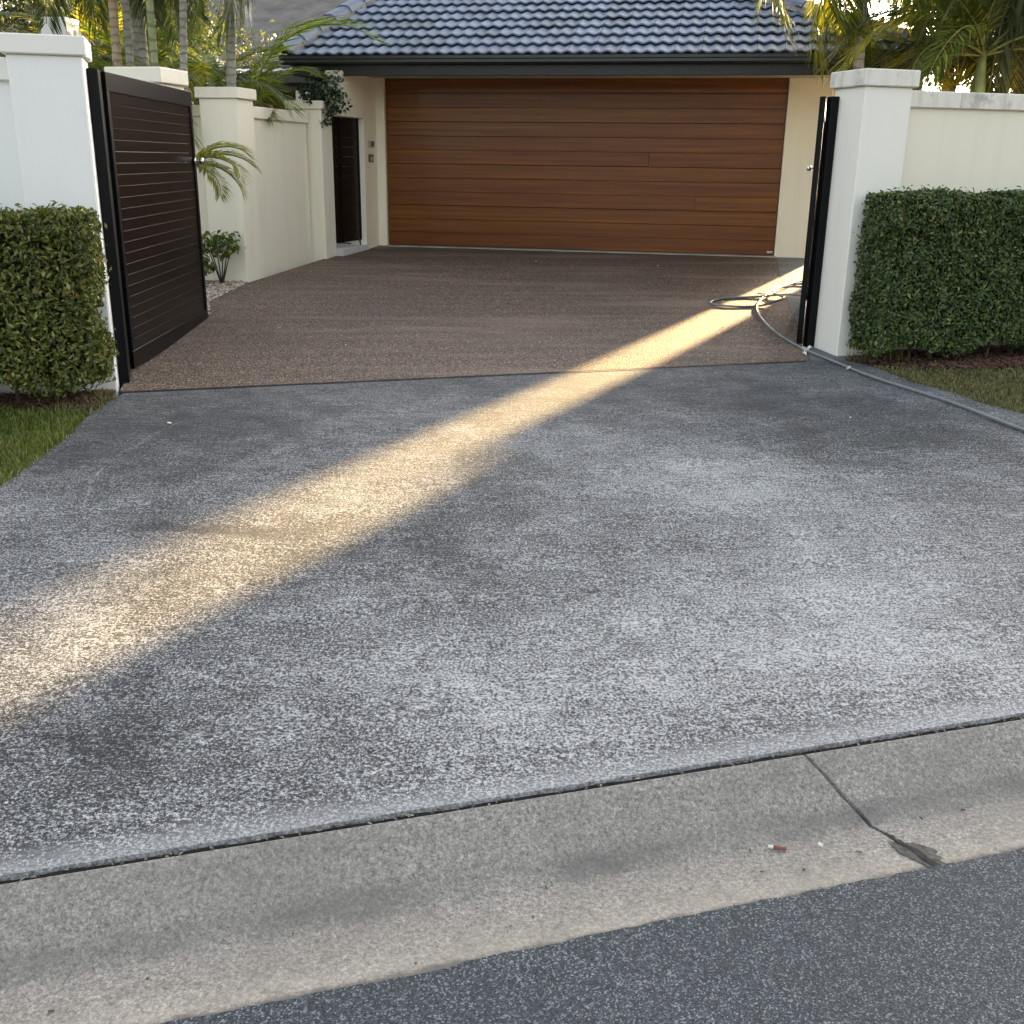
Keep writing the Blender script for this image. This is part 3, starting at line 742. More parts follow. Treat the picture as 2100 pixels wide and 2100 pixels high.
# ================================================================ garage house
house = empty('garage_house', HP(0, 0, Z_H), HR, 'cream garage building with blue-grey tiled hip roof and wide cedar door', 'house')
zs = lambda z: z - Z_H                        # absolute to local height
DW0, DW1 = .115, 5.225
SOF = 2.655
def hbox(name, x0, x1, y0, y1, z0, z1, mat, ch=.0, parent=house):
    m = MB(); m.box(x0, x1, y0, y1, zs(z0), zs(z1), ch); return m.build(name, mat, parent)
hbox('wall', 0, DW0, 0, .30, .40, SOF, M['cream'], .004)                 # left of the door
hbox('wall', DW1, 5.74, 0, 6.5, .40, SOF, M['cream'], .004)              # right pier and side wall
hbox('wall', -.22, -.001, -.50, 7.0, .40, SOF, M['cream'], .004)         # left side wall, reaching out to the side gate
hbox('lintel_wall', -.22, -.0015, -1.25, -.501, 2.147, SOF - .001, M['cream'], .004)
hbox('wall', 0, 5.73, 6.2, 6.5, .40, SOF, M['cream'])
hbox('door_header', DW0 + .001, DW1 - .001, .12, .30, 2.64, SOF - .001, M['cream'])
# the door: four sections of three boards; two boards are pieced
door = hbox('garage_door', DW0 + .012, DW1 - .012, .085, .10, .565, 2.66, M['dark'])
z = .565; nb = 12; bh = (2.655 - .565) / nb; cache = {}
for k in range(nb):
    cuts = [DW0 + .006, DW1 - .006]
    if k == 3: cuts = [DW0 + .006, 4.19, DW1 - .006]
    if k == 6: cuts = [DW0 + .006, 3.58, DW1 - .006]
    for c0, c1 in zip(cuts[:-1], cuts[1:]):
        key = (c0, c1)
        if key not in cache:
            m = MB(); m.box(c0 + .001, c1 - .001, .055, .084, 0, bh - .003, .003); cache[key] = m.mesh('door_board')
        gap = .004 if k % 3 == 0 else 0.0
        o = put('board', cache[key], M['cedar'], door, (0, 0, zs(z) + k * bh + gap * .5))
hbox('bottom_seal', DW0 + .01, DW1 - .01, .05, .09, .556, .5645, M['plasticdark'], parent=door)
m = MB(); m.box(DW1 - .10, DW1 - .02, .028, .053, zs(.585), zs(.62), .005); m.build('lock_bracket', M['chrome'], door)
m = MB(); m.box(2.28, 2.56, -.02, .05, zs(2.648), zs(2.655)-.0005, .0); 
# wall fittings on the left pier, facing the drive
m = MB(); m.box(.0, .012, -.36, -.12, zs(1.80), zs(1.885), .003); ic = m.build('intercom', M['plastic'], house)
m = MB(); m.box(.012, .018, -.25, -.13, zs(1.815), zs(1.88), .002); m.build('grille', M['plasticdark'], ic)
m = MB(); m.box(.0, .020, -.36, -.18, zs(1.62), zs(1.72), .012); kp = m.build('keypad', M['plasticdark'], house)
m = MB(); m.box(.020, .024, -.325, -.225, zs(1.64), zs(1.685), .002); m.build('key_panel', M['plasticgrey'], kp)
# eaves
EV, EU0, EU1 = -1.30, -.77, 6.75             # gutter face line and roof ends
EVB = 7.6
hbox('soffit', EU0 + .16, EU1 - .16, EV + .16, EVB - .1, SOF + .001, SOF + .012, M['soffit'])
def ring(name, y0, y1, z0, z1, mat, inset, wd):
    m = MB()
    a0, a1, b0, b1 = EU0 + inset, EU1 - inset, EV + inset, EVB - inset
    m.box(a0, a1, b0, b0 + wd, zs(z0), zs(z1), .006); m.box(a0, a0 + wd, b0 + wd, b1, zs(z0), zs(z1), .006)
    m.box(a1 - wd, a1, b0 + wd, b1, zs(z0), zs(z1), .006); m.box(a0, a1, b1, b1 + wd, zs(z0), zs(z1), .006)
    return m.build(name, mat, house)
ring('fascia', 0, 0, 2.600, 2.735, M['fascia'], .125, .025)
m = MB()                                      # quad-profile gutter, front run
gp = [(0, 2.715), (-.085, 2.722), (-.104, 2.740), (-.104, 2.770), (-.094, 2.775), (-.104, 2.780), (-.104, 2.812), (-.112, 2.818), (-.100, 2.824), (-.090, 2.800), (0, 2.79)]
def gutter_run(p0, p1, d):                    # outward direction d
    n = len(gp); V = []
    for p in (p0, p1):
        V += [(p[0] - d[0]*q[0], p[1] - d[1]*q[0], zs(q[1])) for q in gp]
    m.add(V, [(i, (i+1) % n, n+(i+1) % n, n+i) for i in range(n)] + [tuple(range(n))[::-1], tuple(range(n, 2*n))])
gutter_run((EU0, EV + .1245), (EU1, EV + .1245), (0, -1))
gutter_run((EU0 + .1245, EV + .13), (EU0 + .1245, EVB), (-1, 0))
gutter_run((EU1 - .1245, EV + .13), (EU1 - .1245, EVB), (1, 0))
m.build('roof_gutter', M['gutter_metal'], house)
# tiled hip roof
PITCH = R_(22.5); tp = math.tan(PITCH); cp = math.cos(PITCH); sp_ = math.sin(PITCH)
E0 = EV + .03; RZ = 2.815                     # tile tail line
half = (EVB - E0) / 2
def roof_z(v): return RZ + (v - E0) * tp
roof = MB()
i0, i1, j0, j1 = EU0 + .03, EU1 - .03, E0, EVB - .03
hh = min((j1 - j0) / 2, (i1 - i0) / 2)
KL = .20
rA = (i0 + KL * hh, j0 + hh); rB = (max(i1 - hh, i0 + hh + .01), j0 + hh); zr = zs(RZ + hh * tp) - .045; ze = zs(RZ) - .045
roof.add([(i0, j0, ze), (i1, j0, ze), (i1, j1, ze), (i0, j1, ze), (rA[0], rA[1], zr), (rB[0], rB[1], zr)],
         [(0, 1, 5, 4), (1, 2, 5), (2, 3, 4, 5), (3, 0, 4), (0, 3, 2, 1)])
roof_o = roof.build('roof', M['deck'], house)
TW, TG, TL = .30, .325, .372                  # cover width, gauge, length
def tile_geo(u0, u1, n):
    V = []; F = []
    lift = .044
    for i in range(n + 1):
        u = u0 + (u1 - u0) * i / n
        w = .0115 * math.cos(2 * math.pi * u / (TW / 2))
        for (s, dz) in ((0, lift - .016), (0, lift), (.018, lift + .002), (TL, .004)):
            V.append((u, s * cp - (w + dz) * sp_, s * sp_ + (w + dz) * cp))
    for i in range(n):
        b = i * 4
        for k in range(3): F.append((b + k, b + 4 + k, b + 5 + k, b + 1 + k))
    return V, F
V, F = tile_geo(.002, TW - .002, 12)
tm = MB(); tm.add(V, F); tile_me = tm.mesh('tile'); tile_me.materials.append(M['tile'])
NR = 11
extra = MB(); half_cache = {}
for row in range(24):
    v0 = E0 + row * TG * cp
    if v0 > j0 + hh - .2: break
    uL = i0 + KL * (v0 - E0) + .10; uR = i1 - (v0 - E0) - .10
    k = math.floor(uL / TW)
    while k * TW < uR:
        u0 = k * TW; k += 1
        if u0 + TW < uL + .05: continue
        c0, c1 = max(0, uL - u0), min(TW, uR - u0)
        if row < NR:
            if c0 > 0 or c1 < TW:
                V, F = tile_geo(c0 + .002, c1 - .002, 8); t_ = MB(); t_.add(V, F); me = t_.mesh('cut_tile'); me.materials.append(M['tile'])
            else: me = tile_me
            put('tile', me, None, roof_o, (u0, v0, zs(roof_z(v0)) - .012 + random.uniform(-.002, .002)), (random.uniform(-.006, .006), random.uniform(-.006, .006), random.uniform(-.004, .004)))
        else:
            V, F = tile_geo(c0 + .002, c1 - .002, 6); extra.add([(x + u0, y + v0, z + zs(roof_z(v0)) - .012) for x, y, z in V], F)
o = extra.build('upper_tiles', M['tile'], roof_o); o['kind'] = 'stuff'
# side slopes in joined tiles
side = MB()
for s in (0, 1):
    for row in range(12):
        kk = KL if s == 0 else 1.0
        uu = (i0 + kk * row * TG * cp) if s == 0 else (i1 - row * TG * cp)
        v_a = j0 + row * TG * cp; v_b = j1 - row * TG * cp
        z_ = zs(roof_z(E0 + row * TG * cp)) + .01; du = TG * cp * kk * (1 if s == 0 else -1)
        side.quad((uu, v_a, z_ + .02), (uu, v_b, z_ + .02), (uu + du, v_b, z_ + TG * sp_), (uu + du, v_a, z_ + TG * sp_))
o = side.build('side_tiles', M['tile'], roof_o); o['kind'] = 'stuff'
# hip caps with a lichened mortar bed
for s in (0, 1):
    c = (i0, j0) if s == 0 else (i1, j0); dx = 1 if s == 0 else -1
    kk = KL if s == 0 else 1.0
    dirv = Vector((dx * kk, 1, tp)).normalized(); perp = Vector((1, -dx * kk, 0)).normalized(); upv = perp.cross(dirv) if s == 0 else dirv.cross(perp)
    if upv.z < 0: upv = -upv
    base = Vector((c[0], c[1], zs(RZ) + .02))
    mb = MB(); n_h = int(hh * math.sqrt(1 + kk*kk + tp*tp) / .40)
    mb.add([tuple(base + dirv * t - perp * w + upv * h) for t in (0.02, n_h * .40) for (w, h) in ((-.125, -.03), (-.12, .035), (.12, .035), (.125, -.03))],
           [(0, 1, 5, 4), (1, 2, 6, 5), (2, 3, 7, 6)])
    mb.build('hip_mortar', M['mortar'], roof_o)
    capm = MB(); prof_c = [(-.125, .0), (-.095, .055), (-.045, .085), (.045, .085), (.095, .055), (.125, .0)]
    V = []
    for t, k in ((0, 1.06), (.42, .94)):
        for (w, h) in prof_c: V.append(tuple(dirv * t + perp * (w * k) + upv * (h * k + .022 - t * .02)))
    for (w, h) in prof_c: V.append(tuple(perp * (w * .9) + upv * (h * .9 + .004)))
    nq = len(prof_c)
    capm.add(V, [(i, i+1, nq+i+1, nq+i) for i in range(nq-1)] + [(i, i+1, 2*nq+i+1, 2*nq+i) for i in range(nq-1)])
    cme = capm.mesh('hip_cap'); cme.materials.append(M['tile'])
    for k in range(n_h): put('hip_cap', cme, None, roof_o, tuple(base + dirv * (k * .40)))
# downpipe added near the front corner to throw a thin shadow line in the streak
m = MB(); m.tube([(5.80, .22, zs(.5)), (5.80, .22, zs(2.64))], .035, 10); m.build('downpipe', M['cream'], house, True)

# ================================================================ entry wing further back on the left
wing = empty('entry_wing', (-5.2, 16.4, .55), R_(-11), 'low entry wing with tiled roof and red timber doors behind the cream wall', 'house')
m = MB(); m.box(.85, 1.05, 0, 3, -.1, 2.0); m.build('wall', M['cream'], wing)
m = MB(); m.box(1.06, 2.55, .35, .45, -.1, 2.05); dr = m.build('timber_door', M['timber'], wing)
for x in (1.12, 1.5, 1.88, 2.26):
    m = MB(); m.box(x, x + .26, .325, .349, .1, 1.98, .008); m.build('panel', M['timber'], dr)
for x in (1.63, 2.01):
    m = MB(); m.tube([(x, .322, 1.58), (x, .312, 1.62), (x, .308, 1.76), (x, .312, 1.90), (x, .322, 1.94)], [.01, .05, .06, .05, .01], 12); m.build('ornament', M['brass'], dr, True)
m = MB(); m.box(2.56, 4.5, .0, 3, -.1, 2.0); m.build('wall', M['cream'], wing)
m = MB(); m.box(.95, 4.5, -.35, -.25, 2.08, 2.20, .01); m.build('roof_gutter', M['gutter_metal'], wing)
m = MB(); m.box(.95, 4.5, -.249, -.22, 2.0, 2.12); m.build('fascia', M['fascia'], wing)
m = MB(); m.box(.95, 4.5, -.22, 3.2, 2.06, 2.20); ro = m.build('roof', M['fascia'], wing)
for k in range(11): put('tile', tile_me, None, ro, (1.0 + k * TW, -.36, 2.195), (-.15, 0, 0))
r = empty('porch_column', (-3.08, 15.75, .55), R_(-11), 'small white porch column above the dark shrub', 'column')
m = MB(); m.box(0, .20, 0, .2, -.1, 2.17, .005); m.build('shaft', M['white'], r)
m = MB(); m.box(-.02, .22, -.02, .22, 2.10, 2.20, .005); m.build('capital', M['white'], r)

# neighbouring house far behind
nh = empty('neighbour_house', (-15.5, 27, .5), R_(-9), 'neighbouring house with weathered grey roof behind the palms', 'house')
m = MB(); m.box(0, 15, 0, 9, -.5, 3.0); m.build('wall', M['white'], nh)
m = MB(); m.add([(-.6, -.6, 3.0), (15.6, -.6, 3.0), (15.6, 9.6, 3.0), (-.6, 9.6, 3.0), (3.6, 4.5, 5.5), (11.4, 4.5, 5.5)], [(0, 1, 5, 4), (1, 2, 5), (2, 3, 4, 5), (3, 0, 4), (3, 2, 1, 0)]); rf = m.build('roof', M['oldroof'], nh)
for k in range(22):
    f = k / 22; p = Vector((15.6, -.6, 3.02)).lerp(Vector((11.4, 4.5, 5.52)), f); d = (Vector((11.4, 4.5, 5.52)) - Vector((15.6, -.6, 3.02))) / 22
    m = MB(); m.tube([tuple(p), tuple(p + d * .98)], [.13, .11], 8); m.build('ridge_cap', M['capwhite'] if 9 < k < 16 else M['oldroof'], rf)
m = MB(); m.box(-.7, 15.7, -.75, -.6, 2.85, 3.02); m.build('roof_gutter', M['gutter_metal'], nh)
for x in (2, 6, 10):
    m = MB(); m.box(x, x + 1.6, -.03, .05, .9, 2.2); w_ = m.build('window', M['plasticdark'], nh)
    m = MB(); m.box(x - .06, x + 1.66, -.05, -.031, .82, .9); m.build('sill', M['white'], w_)

# ================================================================ hedges
def leaf_cloud(P, Nrm, l0, l1, spread=.8, wr=.42):
    n = len(P); Nrm = Nrm + rng.normal(0, spread, (n, 3)); Nrm /= np.linalg.norm(Nrm, axis=1)[:, None] + 1e-9
    t = rng.normal(0, 1, (n, 3)); t -= Nrm * np.sum(t * Nrm, 1)[:, None]; t /= np.linalg.norm(t, axis=1)[:, None] + 1e-9
    s = np.cross(Nrm, t); L = rng.uniform(l0, l1, n)[:, None]; W = L * wr * rng.uniform(.8, 1.2, (n, 1))
    b = P - t * L * .5; tip = P + t * L * .5 - Nrm * L * .12
    l_ = P - t * L * .02 + s * W * .5 + Nrm * L * .10; r_ = P - t * L * .02 - s * W * .5 + Nrm * L * .10
    V = np.stack([b, r_, tip, l_], 1).reshape(-1, 3); i = np.arange(n) * 4
    F = np.concatenate([np.stack([i, i+1, i+2], 1), np.stack([i, i+2, i+3], 1)])
    return V, F
def hedge(name, org, X, Y, Z, n, mat, label, l0=.022, l1=.052, flare=.0):
    """X, Y, Z ranges in the fence frame (x along, y inwards); leaves fill an uneven outer shell"""
    r = empty(name, org, FR, label, 'hedge')
    cx = [(a + b) / 2 for a, b in (X, Y, Z)]; hs = [(b - a) / 2 for a, b in (X, Y, Z)]
    # sample on the box surface except the bottom, weighted by area
    areas = np.array([hs[1]*hs[2], hs[1]*hs[2], hs[0]*hs[2], hs[0]*hs[2]*.35, hs[0]*hs[1]*1.2, hs[0]*hs[1]*.5]); areas /= areas.sum()
    face = rng.choice(6, n, p=areas); U = rng.uniform(-1, 1, (n, 3)); Nn = np.zeros((n, 3))
    for k, (ax, sg) in enumerate(((0, -1), (0, 1), (1, -1), (1, 1), (2, 1), (2, -1))):
        q = face == k; U[q, ax] = sg; Nn[q, ax] = sg
    Pn = U * hs
    rad = .05
    inner = np.clip(Pn, -np.array(hs) + rad, np.array(hs) - rad); dlt = Pn - inner; ln = np.linalg.norm(dlt, axis=1)[:, None] + 1e-9
    Nn = dlt / ln; Pn = inner + Nn * rad
    # lumps and gaps
    w = Pn + 10
    lump = .022 * (np.sin(w[:, 0]*9 + w[:, 2]*5) + np.sin(w[:, 1]*13 - w[:, 2]*11 + 2) + np.sin(w[:, 0]*17 + w[:, 1]*8 + w[:, 2]*15)) * .38
    hole = np.sin(w[:, 0]*6.3 + 2*np.sin(w[:, 2]*4.1)) + np.sin(w[:, 2]*7.7 + w[:, 0]*2.9 + w[:, 1]*5)
    dep = np.abs(rng.normal(0, .045, n)) + np.where(hole > 1.4, .045, 0)
    Pn = Pn + Nn * (lump - dep + np.where(rng.random(n) < .05, rng.uniform(.01, .05, n), 0))[:, None]
    low = np.clip((.30 - (Pn[:, 2] + hs[2])) / .30, 0, 1)
    Pn[:, 0] += flare * (1 - (Pn[:, 2] + hs[2]) / (2 * hs[2])) * np.sign(Pn[:, 0]) * np.clip(np.abs(Pn[:, 0]) / hs[0], 0, 1)
    Pn[:, 2] += low * (.05 * np.sin(w[:, 0] * 8) + rng.uniform(0, .06, n))
    V, F = leaf_cloud(Pn + cx, Nn + [0, 0, .35], l0, l1, .75)
    put('foliage', np_mesh('foliage', V, F), mat, r)
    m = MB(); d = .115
    m.box(X[0] + d, X[1] - d, Y[0] + d, Y[1] - d, Z[0] + .08, Z[1] - d, .05); m.build('shade_core', M['core'], r)  # near-black box: the hedge's inner shade put into its colour
    x = X[0] + .15
    while x < X[1] - .2:
        y = (Y[0] + Y[1]) / 2 + random.uniform(-.06, .06)
        m = MB(); m.tube([(x, y, -.02), (x + random.uniform(-.03, .03), y, .18), (x + random.uniform(-.06, .06), y + .02, Z[0] + .15)], [.016, .013, .010], 6); m.build('stem', M['twig'], r)
        x += random.uniform(.18, .3)
    return r
ol = FP(0, 0)
hedge('hedge', ol, (-2.3, -.005), (-.50, -.06), (.11, 1.125), 38000, M['hedgeL'], 'clipped olive-green hedge in front of the left gate pillar', flare=.02)
orr = RP(0, 0, .245)
hedge('hedge', orr, (.045, 3.0), (-.47, -.05), (.09, 1.245), 60000, M['hedgeR'], 'clipped dark green hedge in front of the right boundary wall', flare=.03)

# ================================================================ palms
def frond_mesh(L, droop, nl, ll, seed, lw=.022, hang=.5, vee=.5):
    """rachis leaves the origin along +x rising, and arches over; leaflets on both sides"""
    rg = random.Random(seed); N = 14; path = []
    a0 = R_(0)
    x = z = 0.0; ang = 0.0
    for i in range(N + 1):
        path.append(Vector((x, 0.03 * math.sin(i * .5 + seed), z)))
        ang = -droop * (i / N) ** 1.25
        x += math.cos(ang) * L / N; z += math.sin(ang) * L / N
    m = MB(); m.tube([tuple(p) for p in path], [.012 * (1 - .8 * i / N) + .002 for i in range(N + 1)], 5)
    nr = len(m.f)
    def at(t):
        k = t * N; i = min(int(k), N - 1); f = k - i; return path[i].lerp(path[i+1], f), (path[i+1] - path[i]).normalized()
    for j in range(nl):
        t = .16 + .84 * j / nl
        p, d = at(t)
        prof_ = math.sin(math.pi * min(1, (t - .05) / 1.0) ** .8) * .75 + .3
        for s in (-1, 1):
            l = ll * prof_ * rg.uniform(.85, 1.1)
            side = Vector((0, s, 0)); upn = side.cross(d) * s
            if upn.z < 0: upn = -upn
            dirn = (side * .85 + d * (.45 + .6 * t) + upn * (vee * (1 - t)) + Vector((rg.uniform(-.1, .1), 0, rg.uniform(-.12, .12)))).normalized()
            p1 = p + dirn * l * .5 + Vector((0, 0, -hang * .12 * l)); p2 = p + dirn * l * .85 + Vector((0, 0, -hang * .55 * l)) ; 
            wv = d * lw * rg.uniform(.8, 1.2)
            m.add([tuple(p), tuple(p1 - wv * .6), tuple(p1 + wv * .6), tuple(p2)], [(0, 1, 2), (1, 3, 2)])
    me = bpy.data.meshes.new('frond'); me.from_pydata(m.v, [], m.f)
    return me, nr
def frond_variant(mat, *a, **k):
    me, nr = frond_mesh(*a, **k); me.materials.append(M['rachis']); me.materials.append(mat)
    idx = np.zeros(len(me.polygons), np.int32); idx[nr:] = 1; me.polygons.foreach_set('material_index', idx); return me
FV = {}
for key, mat in (('mid', M['frond']), ('yellow', M['frond_yellow']), ('green', M['frond_green']), ('dark', M['frond_dark'])):
    FV[key] = [frond_variant(mat, L, dr, 60, ll, sd, lw=.026, hang=hg) for (L, dr, ll, sd, hg) in ((1.75, 1.5, .46, 1, .7), (2.0, 1.8, .50, 2, .9), (1.55, 1.2, .42, 3, .6), (1.9, 2.1, .48, 4, 1.0))]
FS = [frond_variant(M['frond_yellow'], .62, 1.6, 44, .26, 9, lw=.017, hang=.5), frond_variant(M['frond_green'], .7, 1.4, 44, .28, 10, lw=.017, hang=.4)]

def palm(base, top, r0, r1, trunk_mat, fronds, label, group=None, shaft=True, name='palm_tree'):
    """base/top: trunk ends; fronds: list of (azimuth deg, rise deg, kind, variant, scale)"""
    r = empty(name, base, 0, label, 'palm', group)
    b = Vector(base); t = Vector(top) - b; n = 12; path = []
    if t.length > .3:
        for i in range(n + 1):
            f = i / n; path.append((t.x * f + .03 * math.sin(f * 3.1) * r0 * 8, t.y * f, t.z * f))
        m = MB(); m.tube(path, [r0 + (r1 - r0) * i / n for i in range(n + 1)], 12); m.build('trunk', trunk_mat, r, True)
    if shaft:
        m = MB(); m.tube([tuple(t), tuple(t + Vector((0, 0, .25))), tuple(t + Vector((0, 0, .6)))], [r1 * 1.25, r1 * 1.35, r1 * .6], 10); m.build('crownshaft', M['shaft'], r, True)
        ct = t + Vector((0, 0, .55))
    else: ct = t
    for (az, rise, kind, var, scl) in fronds:
        me = FV[kind][var % 4]
        o = put('frond', me, None, r, tuple(ct)); o.rotation_euler = (random.uniform(-.25, .25), -R_(rise), R_(90 - az)); o.scale = (scl,) * 3
    return r
def away(fr):                                  # hang the low fronds on the far side of the trunk row
    return [(a, (abs(r) + 18 if 100 < a % 360 < 265 else r), k, v, sc_ * (.8 if 100 < a % 360 < 265 else 1)) for a, r, k, v, sc_ in fr]
def crown(kinds, n=9, rise=(10, 55), scl=(.85, 1.1), az0=0):
    return [(az0 + 360 * k / n + random.uniform(-14, 14), random.uniform(*rise), random.choice(kinds), random.randrange(4), random.uniform(*scl)) for k in range(n)]
g1 = 'palm trees left of the garage'
LP = [  # (x, y) at lower end, lean at height 3.2, radius, material, label, crown height
    ((-3.80, 11.0), (-3.82, 11.0), .047, 'trunk_brown', 'slender brown palm trunk rising right behind the open left gate, leftmost of the row', 3.75),
    ((-3.72, 11.25), (-3.78, 11.25), .040, 'trunk_grey', 'slender grey-green ringed palm trunk next to the leftmost brown trunk', 3.6),
    ((-3.72, 11.9), (-3.83, 11.9), .075, 'trunk_grey', 'thicker grey palm trunk in the middle of the row behind the left gate', 4.2),
    ((-3.20, 10.75), (-3.37, 10.75), .038, 'trunk_green', 'thin leaning green palm trunk with pale rings behind the left gate', 3.5),
    ((-3.23, 11.0), (-3.16, 11.0), .038, 'trunk_grey', 'slender pale ringed palm trunk just right of the leaning green one', 3.7),
    ((-3.03, 12.05), (-2.98, 12.05), .052, 'trunk_grey', 'pale ringed palm trunk rising behind the middle cream pillar cap', 4.3),
]
for i, ((x, y), (x2, y2), rr, tm_, lab, hc) in enumerate(LP):
    gz_ = ground(x, y)
    # extend the lean from 2.3-3.07 m window to the crown height and to the ground
    sx = (x2 - x) / .75; xb = x - abs(sx) * (2.35 - gz_) * .35 - .10; xt = x + sx * (hc - 2.35) * .8
    palm((xb, y, gz_ - .05), (xt, y, hc), rr * 1.1, rr * .85, M[tm_], away(crown(['mid', 'dark', 'green', 'mid', 'dark'], 11, (-35, 40), (.8, 1.05), i * 23)), lab, g1)
# low clumping palms whose fronds fill the view above the walls
def clump(x, y, zc, kinds, n, lab, scl=(.7, .95), rise=(25, 75), group=g1, az0=0.0):
    g = ground(x, y) if y < 20 else .5
    return palm((x, y, g - .05), (x + .02, y, zc), .04, .032, M['trunk_green'], crown(kinds, n, rise, scl, az0), lab, group, shaft=False, name='clumping_palm')
clump(-4.75, 12.9, 2.45, ['mid', 'dark', 'green'], 13, 'low clumping palm with dark fronds above the left pillar cap', rise=(20, 70))
clump(-5.25, 11.6, 2.35, ['dark', 'mid'], 12, 'low dusky clumping palm at the far left edge', rise=(25, 70))
clump(-4.38, 11.7, 2.05, ['mid', 'green'], 10, 'low clumping palm with drooping fronds between the white column and the brown trunk', scl=(.6, .8), rise=(30, 70))
clump(-4.3, 13.2, 2.2, ['green', 'mid', 'mid'], 13, 'golden-green clumping palm behind the thick grey trunk', rise=(20, 75))
clump(-3.6, 13.0, 2.1, ['mid', 'green', 'yellow', 'mid'], 12, 'yellow-green clumping palm filling the gap between the pale trunks', rise=(15, 75))
clump(-5.4, 14.5, 2.6, ['dark', 'mid', 'yellow'], 13, 'dense clumping palm further back behind the trunks', scl=(.9, 1.15), rise=(15, 75))
# young palm whose single bright frond arches in front of the neighbouring roof
palm((-3.02, 12.55, .45), (-2.98, 12.55, 2.05), .03, .025, M['trunk_green'], [(100, 80, 'green', 3, 1.05), (60, 70, 'green', 1, .6), (300, 66, 'green', 0, .7), (20, 70, 'mid', 2, .7)],
     'young palm with a bright green frond arching right in front of the grey roof', g1, shaft=False, name='young_palm')
# small yellowing palm at the end of the open gate
r = empty('young_palm', (-3.0, 10.15, ground(-3.0, 10.15)), 0, 'small palm with a yellowing frond poking out past the open left gate', 'palm')
m = MB(); m.tube([(0, 0, -.03), (0, .02, .6), (.03, .02, 1.22)], [.022, .02, .012], 8); m.build('trunk', M['trunk_green'], r, True)
for (az, rise, k, s) in ((92, 45, 0, 1.0), (105, 25, 0, 1.0), (80, 5, 0, .95), (125, 0, 0, .8), (70, 30, 1, .9), (140, 30, 0, .7), (250, 40, 1, .8), (190, 35, 1, .7)):
    o = put('frond', FS[k], None, r, (.03, .02, 1.22)); o.rotation_euler = (random.uniform(-.3, .3), -R_(rise), R_(90 - az)); o.scale = (s,) * 3

# right-hand palms
g2 = 'palm trees behind the right boundary wall'
def pt(px_az, y, z): return (y * math.tan(R_(px_az)), y, z)
palm(pt(22.2, 11.3, .35), pt(22.0, 11.3, 2.15), .07, .052, M['trunk_brown'],
     [(270, 58, 'yellow', 3, 1.0), (250, 35, 'yellow', 1, .95), (285, 22, 'dark', 3, .9), (230, 55, 'mid', 0, .8), (200, 60, 'dark', 2, .8), (90, 50, 'dark', 0, .9), (120, 30, 'dark', 1, .9), (320, 60, 'yellow', 0, .9), (20, 65, 'dark', 2, 1.), (255, 5, 'dark', 2, .8), (300, 40, 'mid', 1, .9), (262, 42, 'dark', 1, .9), (278, 12, 'yellow', 2, .8), (240, 20, 'dark', 0, .8), (100, 15, 'dark', 2, .8), (75, 40, 'dark', 1, .9), (215, 35, 'mid', 3, .8)],
     'short palm with dark radiating fronds rising behind the right boundary wall', g2)
palm(pt(23.6, 11.9, .35), pt(23.8, 11.9, 3.3), .085, .07, M['trunk_brown'], crown(['dark', 'mid', 'mid', 'yellow'], 18, (-50, 30), (.9, 1.1), 10), 'brown palm trunk with hanging fronds at the right edge, second from the right', g2)
palm(pt(25.1, 11.4, .35), pt(25.3, 11.4, 3.1), .08, .07, M['trunk_grey'], crown(['dark', 'mid', 'yellow'], 17, (-50, 30), (.9, 1.1), 30), 'rightmost palm trunk cut by the right edge of the picture', g2)
palm(pt(19.6, 12.0, .4), pt(19.0, 12.0, 3.55), .07, .06, M['trunk_grey'],
     [(262, -8, 'yellow', 3, 1.1), (245, -15, 'mid', 3, 1.1), (280, 10, 'mid', 1, 1.1), (225, -5, 'dark', 1, 1.0), (295, -20, 'dark', 0, 1.), (205, -20, 'mid', 0, 1.), (170, -10, 'mid', 3, .9), (130, -15, 'dark', 1, 1.), (330, 15, 'yellow', 3, 1.), (60, 20, 'dark', 1, 1.0), (20, 10, 'mid', 0, 1.)],
     'leaning palm whose fronds hang over the right end of the tiled roof', g2)
palm(pt(17.0, 11.2, .4), pt(16.2, 11.2, 3.9), .055, .05, M['trunk_grey'],
     [(270, -20, 'mid', 3, 1.0), (240, 15, 'yellow', 3, .8), (200, 5, 'mid', 1, .8), (300, -28, 'dark', 1, 1.0), (160, -25, 'mid', 3, 1.), (120, -20, 'dark', 1, 1.), (60, 10, 'mid', 0, 1.), (350, 0, 'dark', 2, 1.), (272, -58, 'mid', 2, 1.1), (244, -52, 'yellow', 3, 1.05), (300, -62, 'mid', 0, 1.05), (318, -45, 'yellow', 1, 1.0)],
     'palm behind the right gate pillar with fronds drooping to the roof gutter', g2)

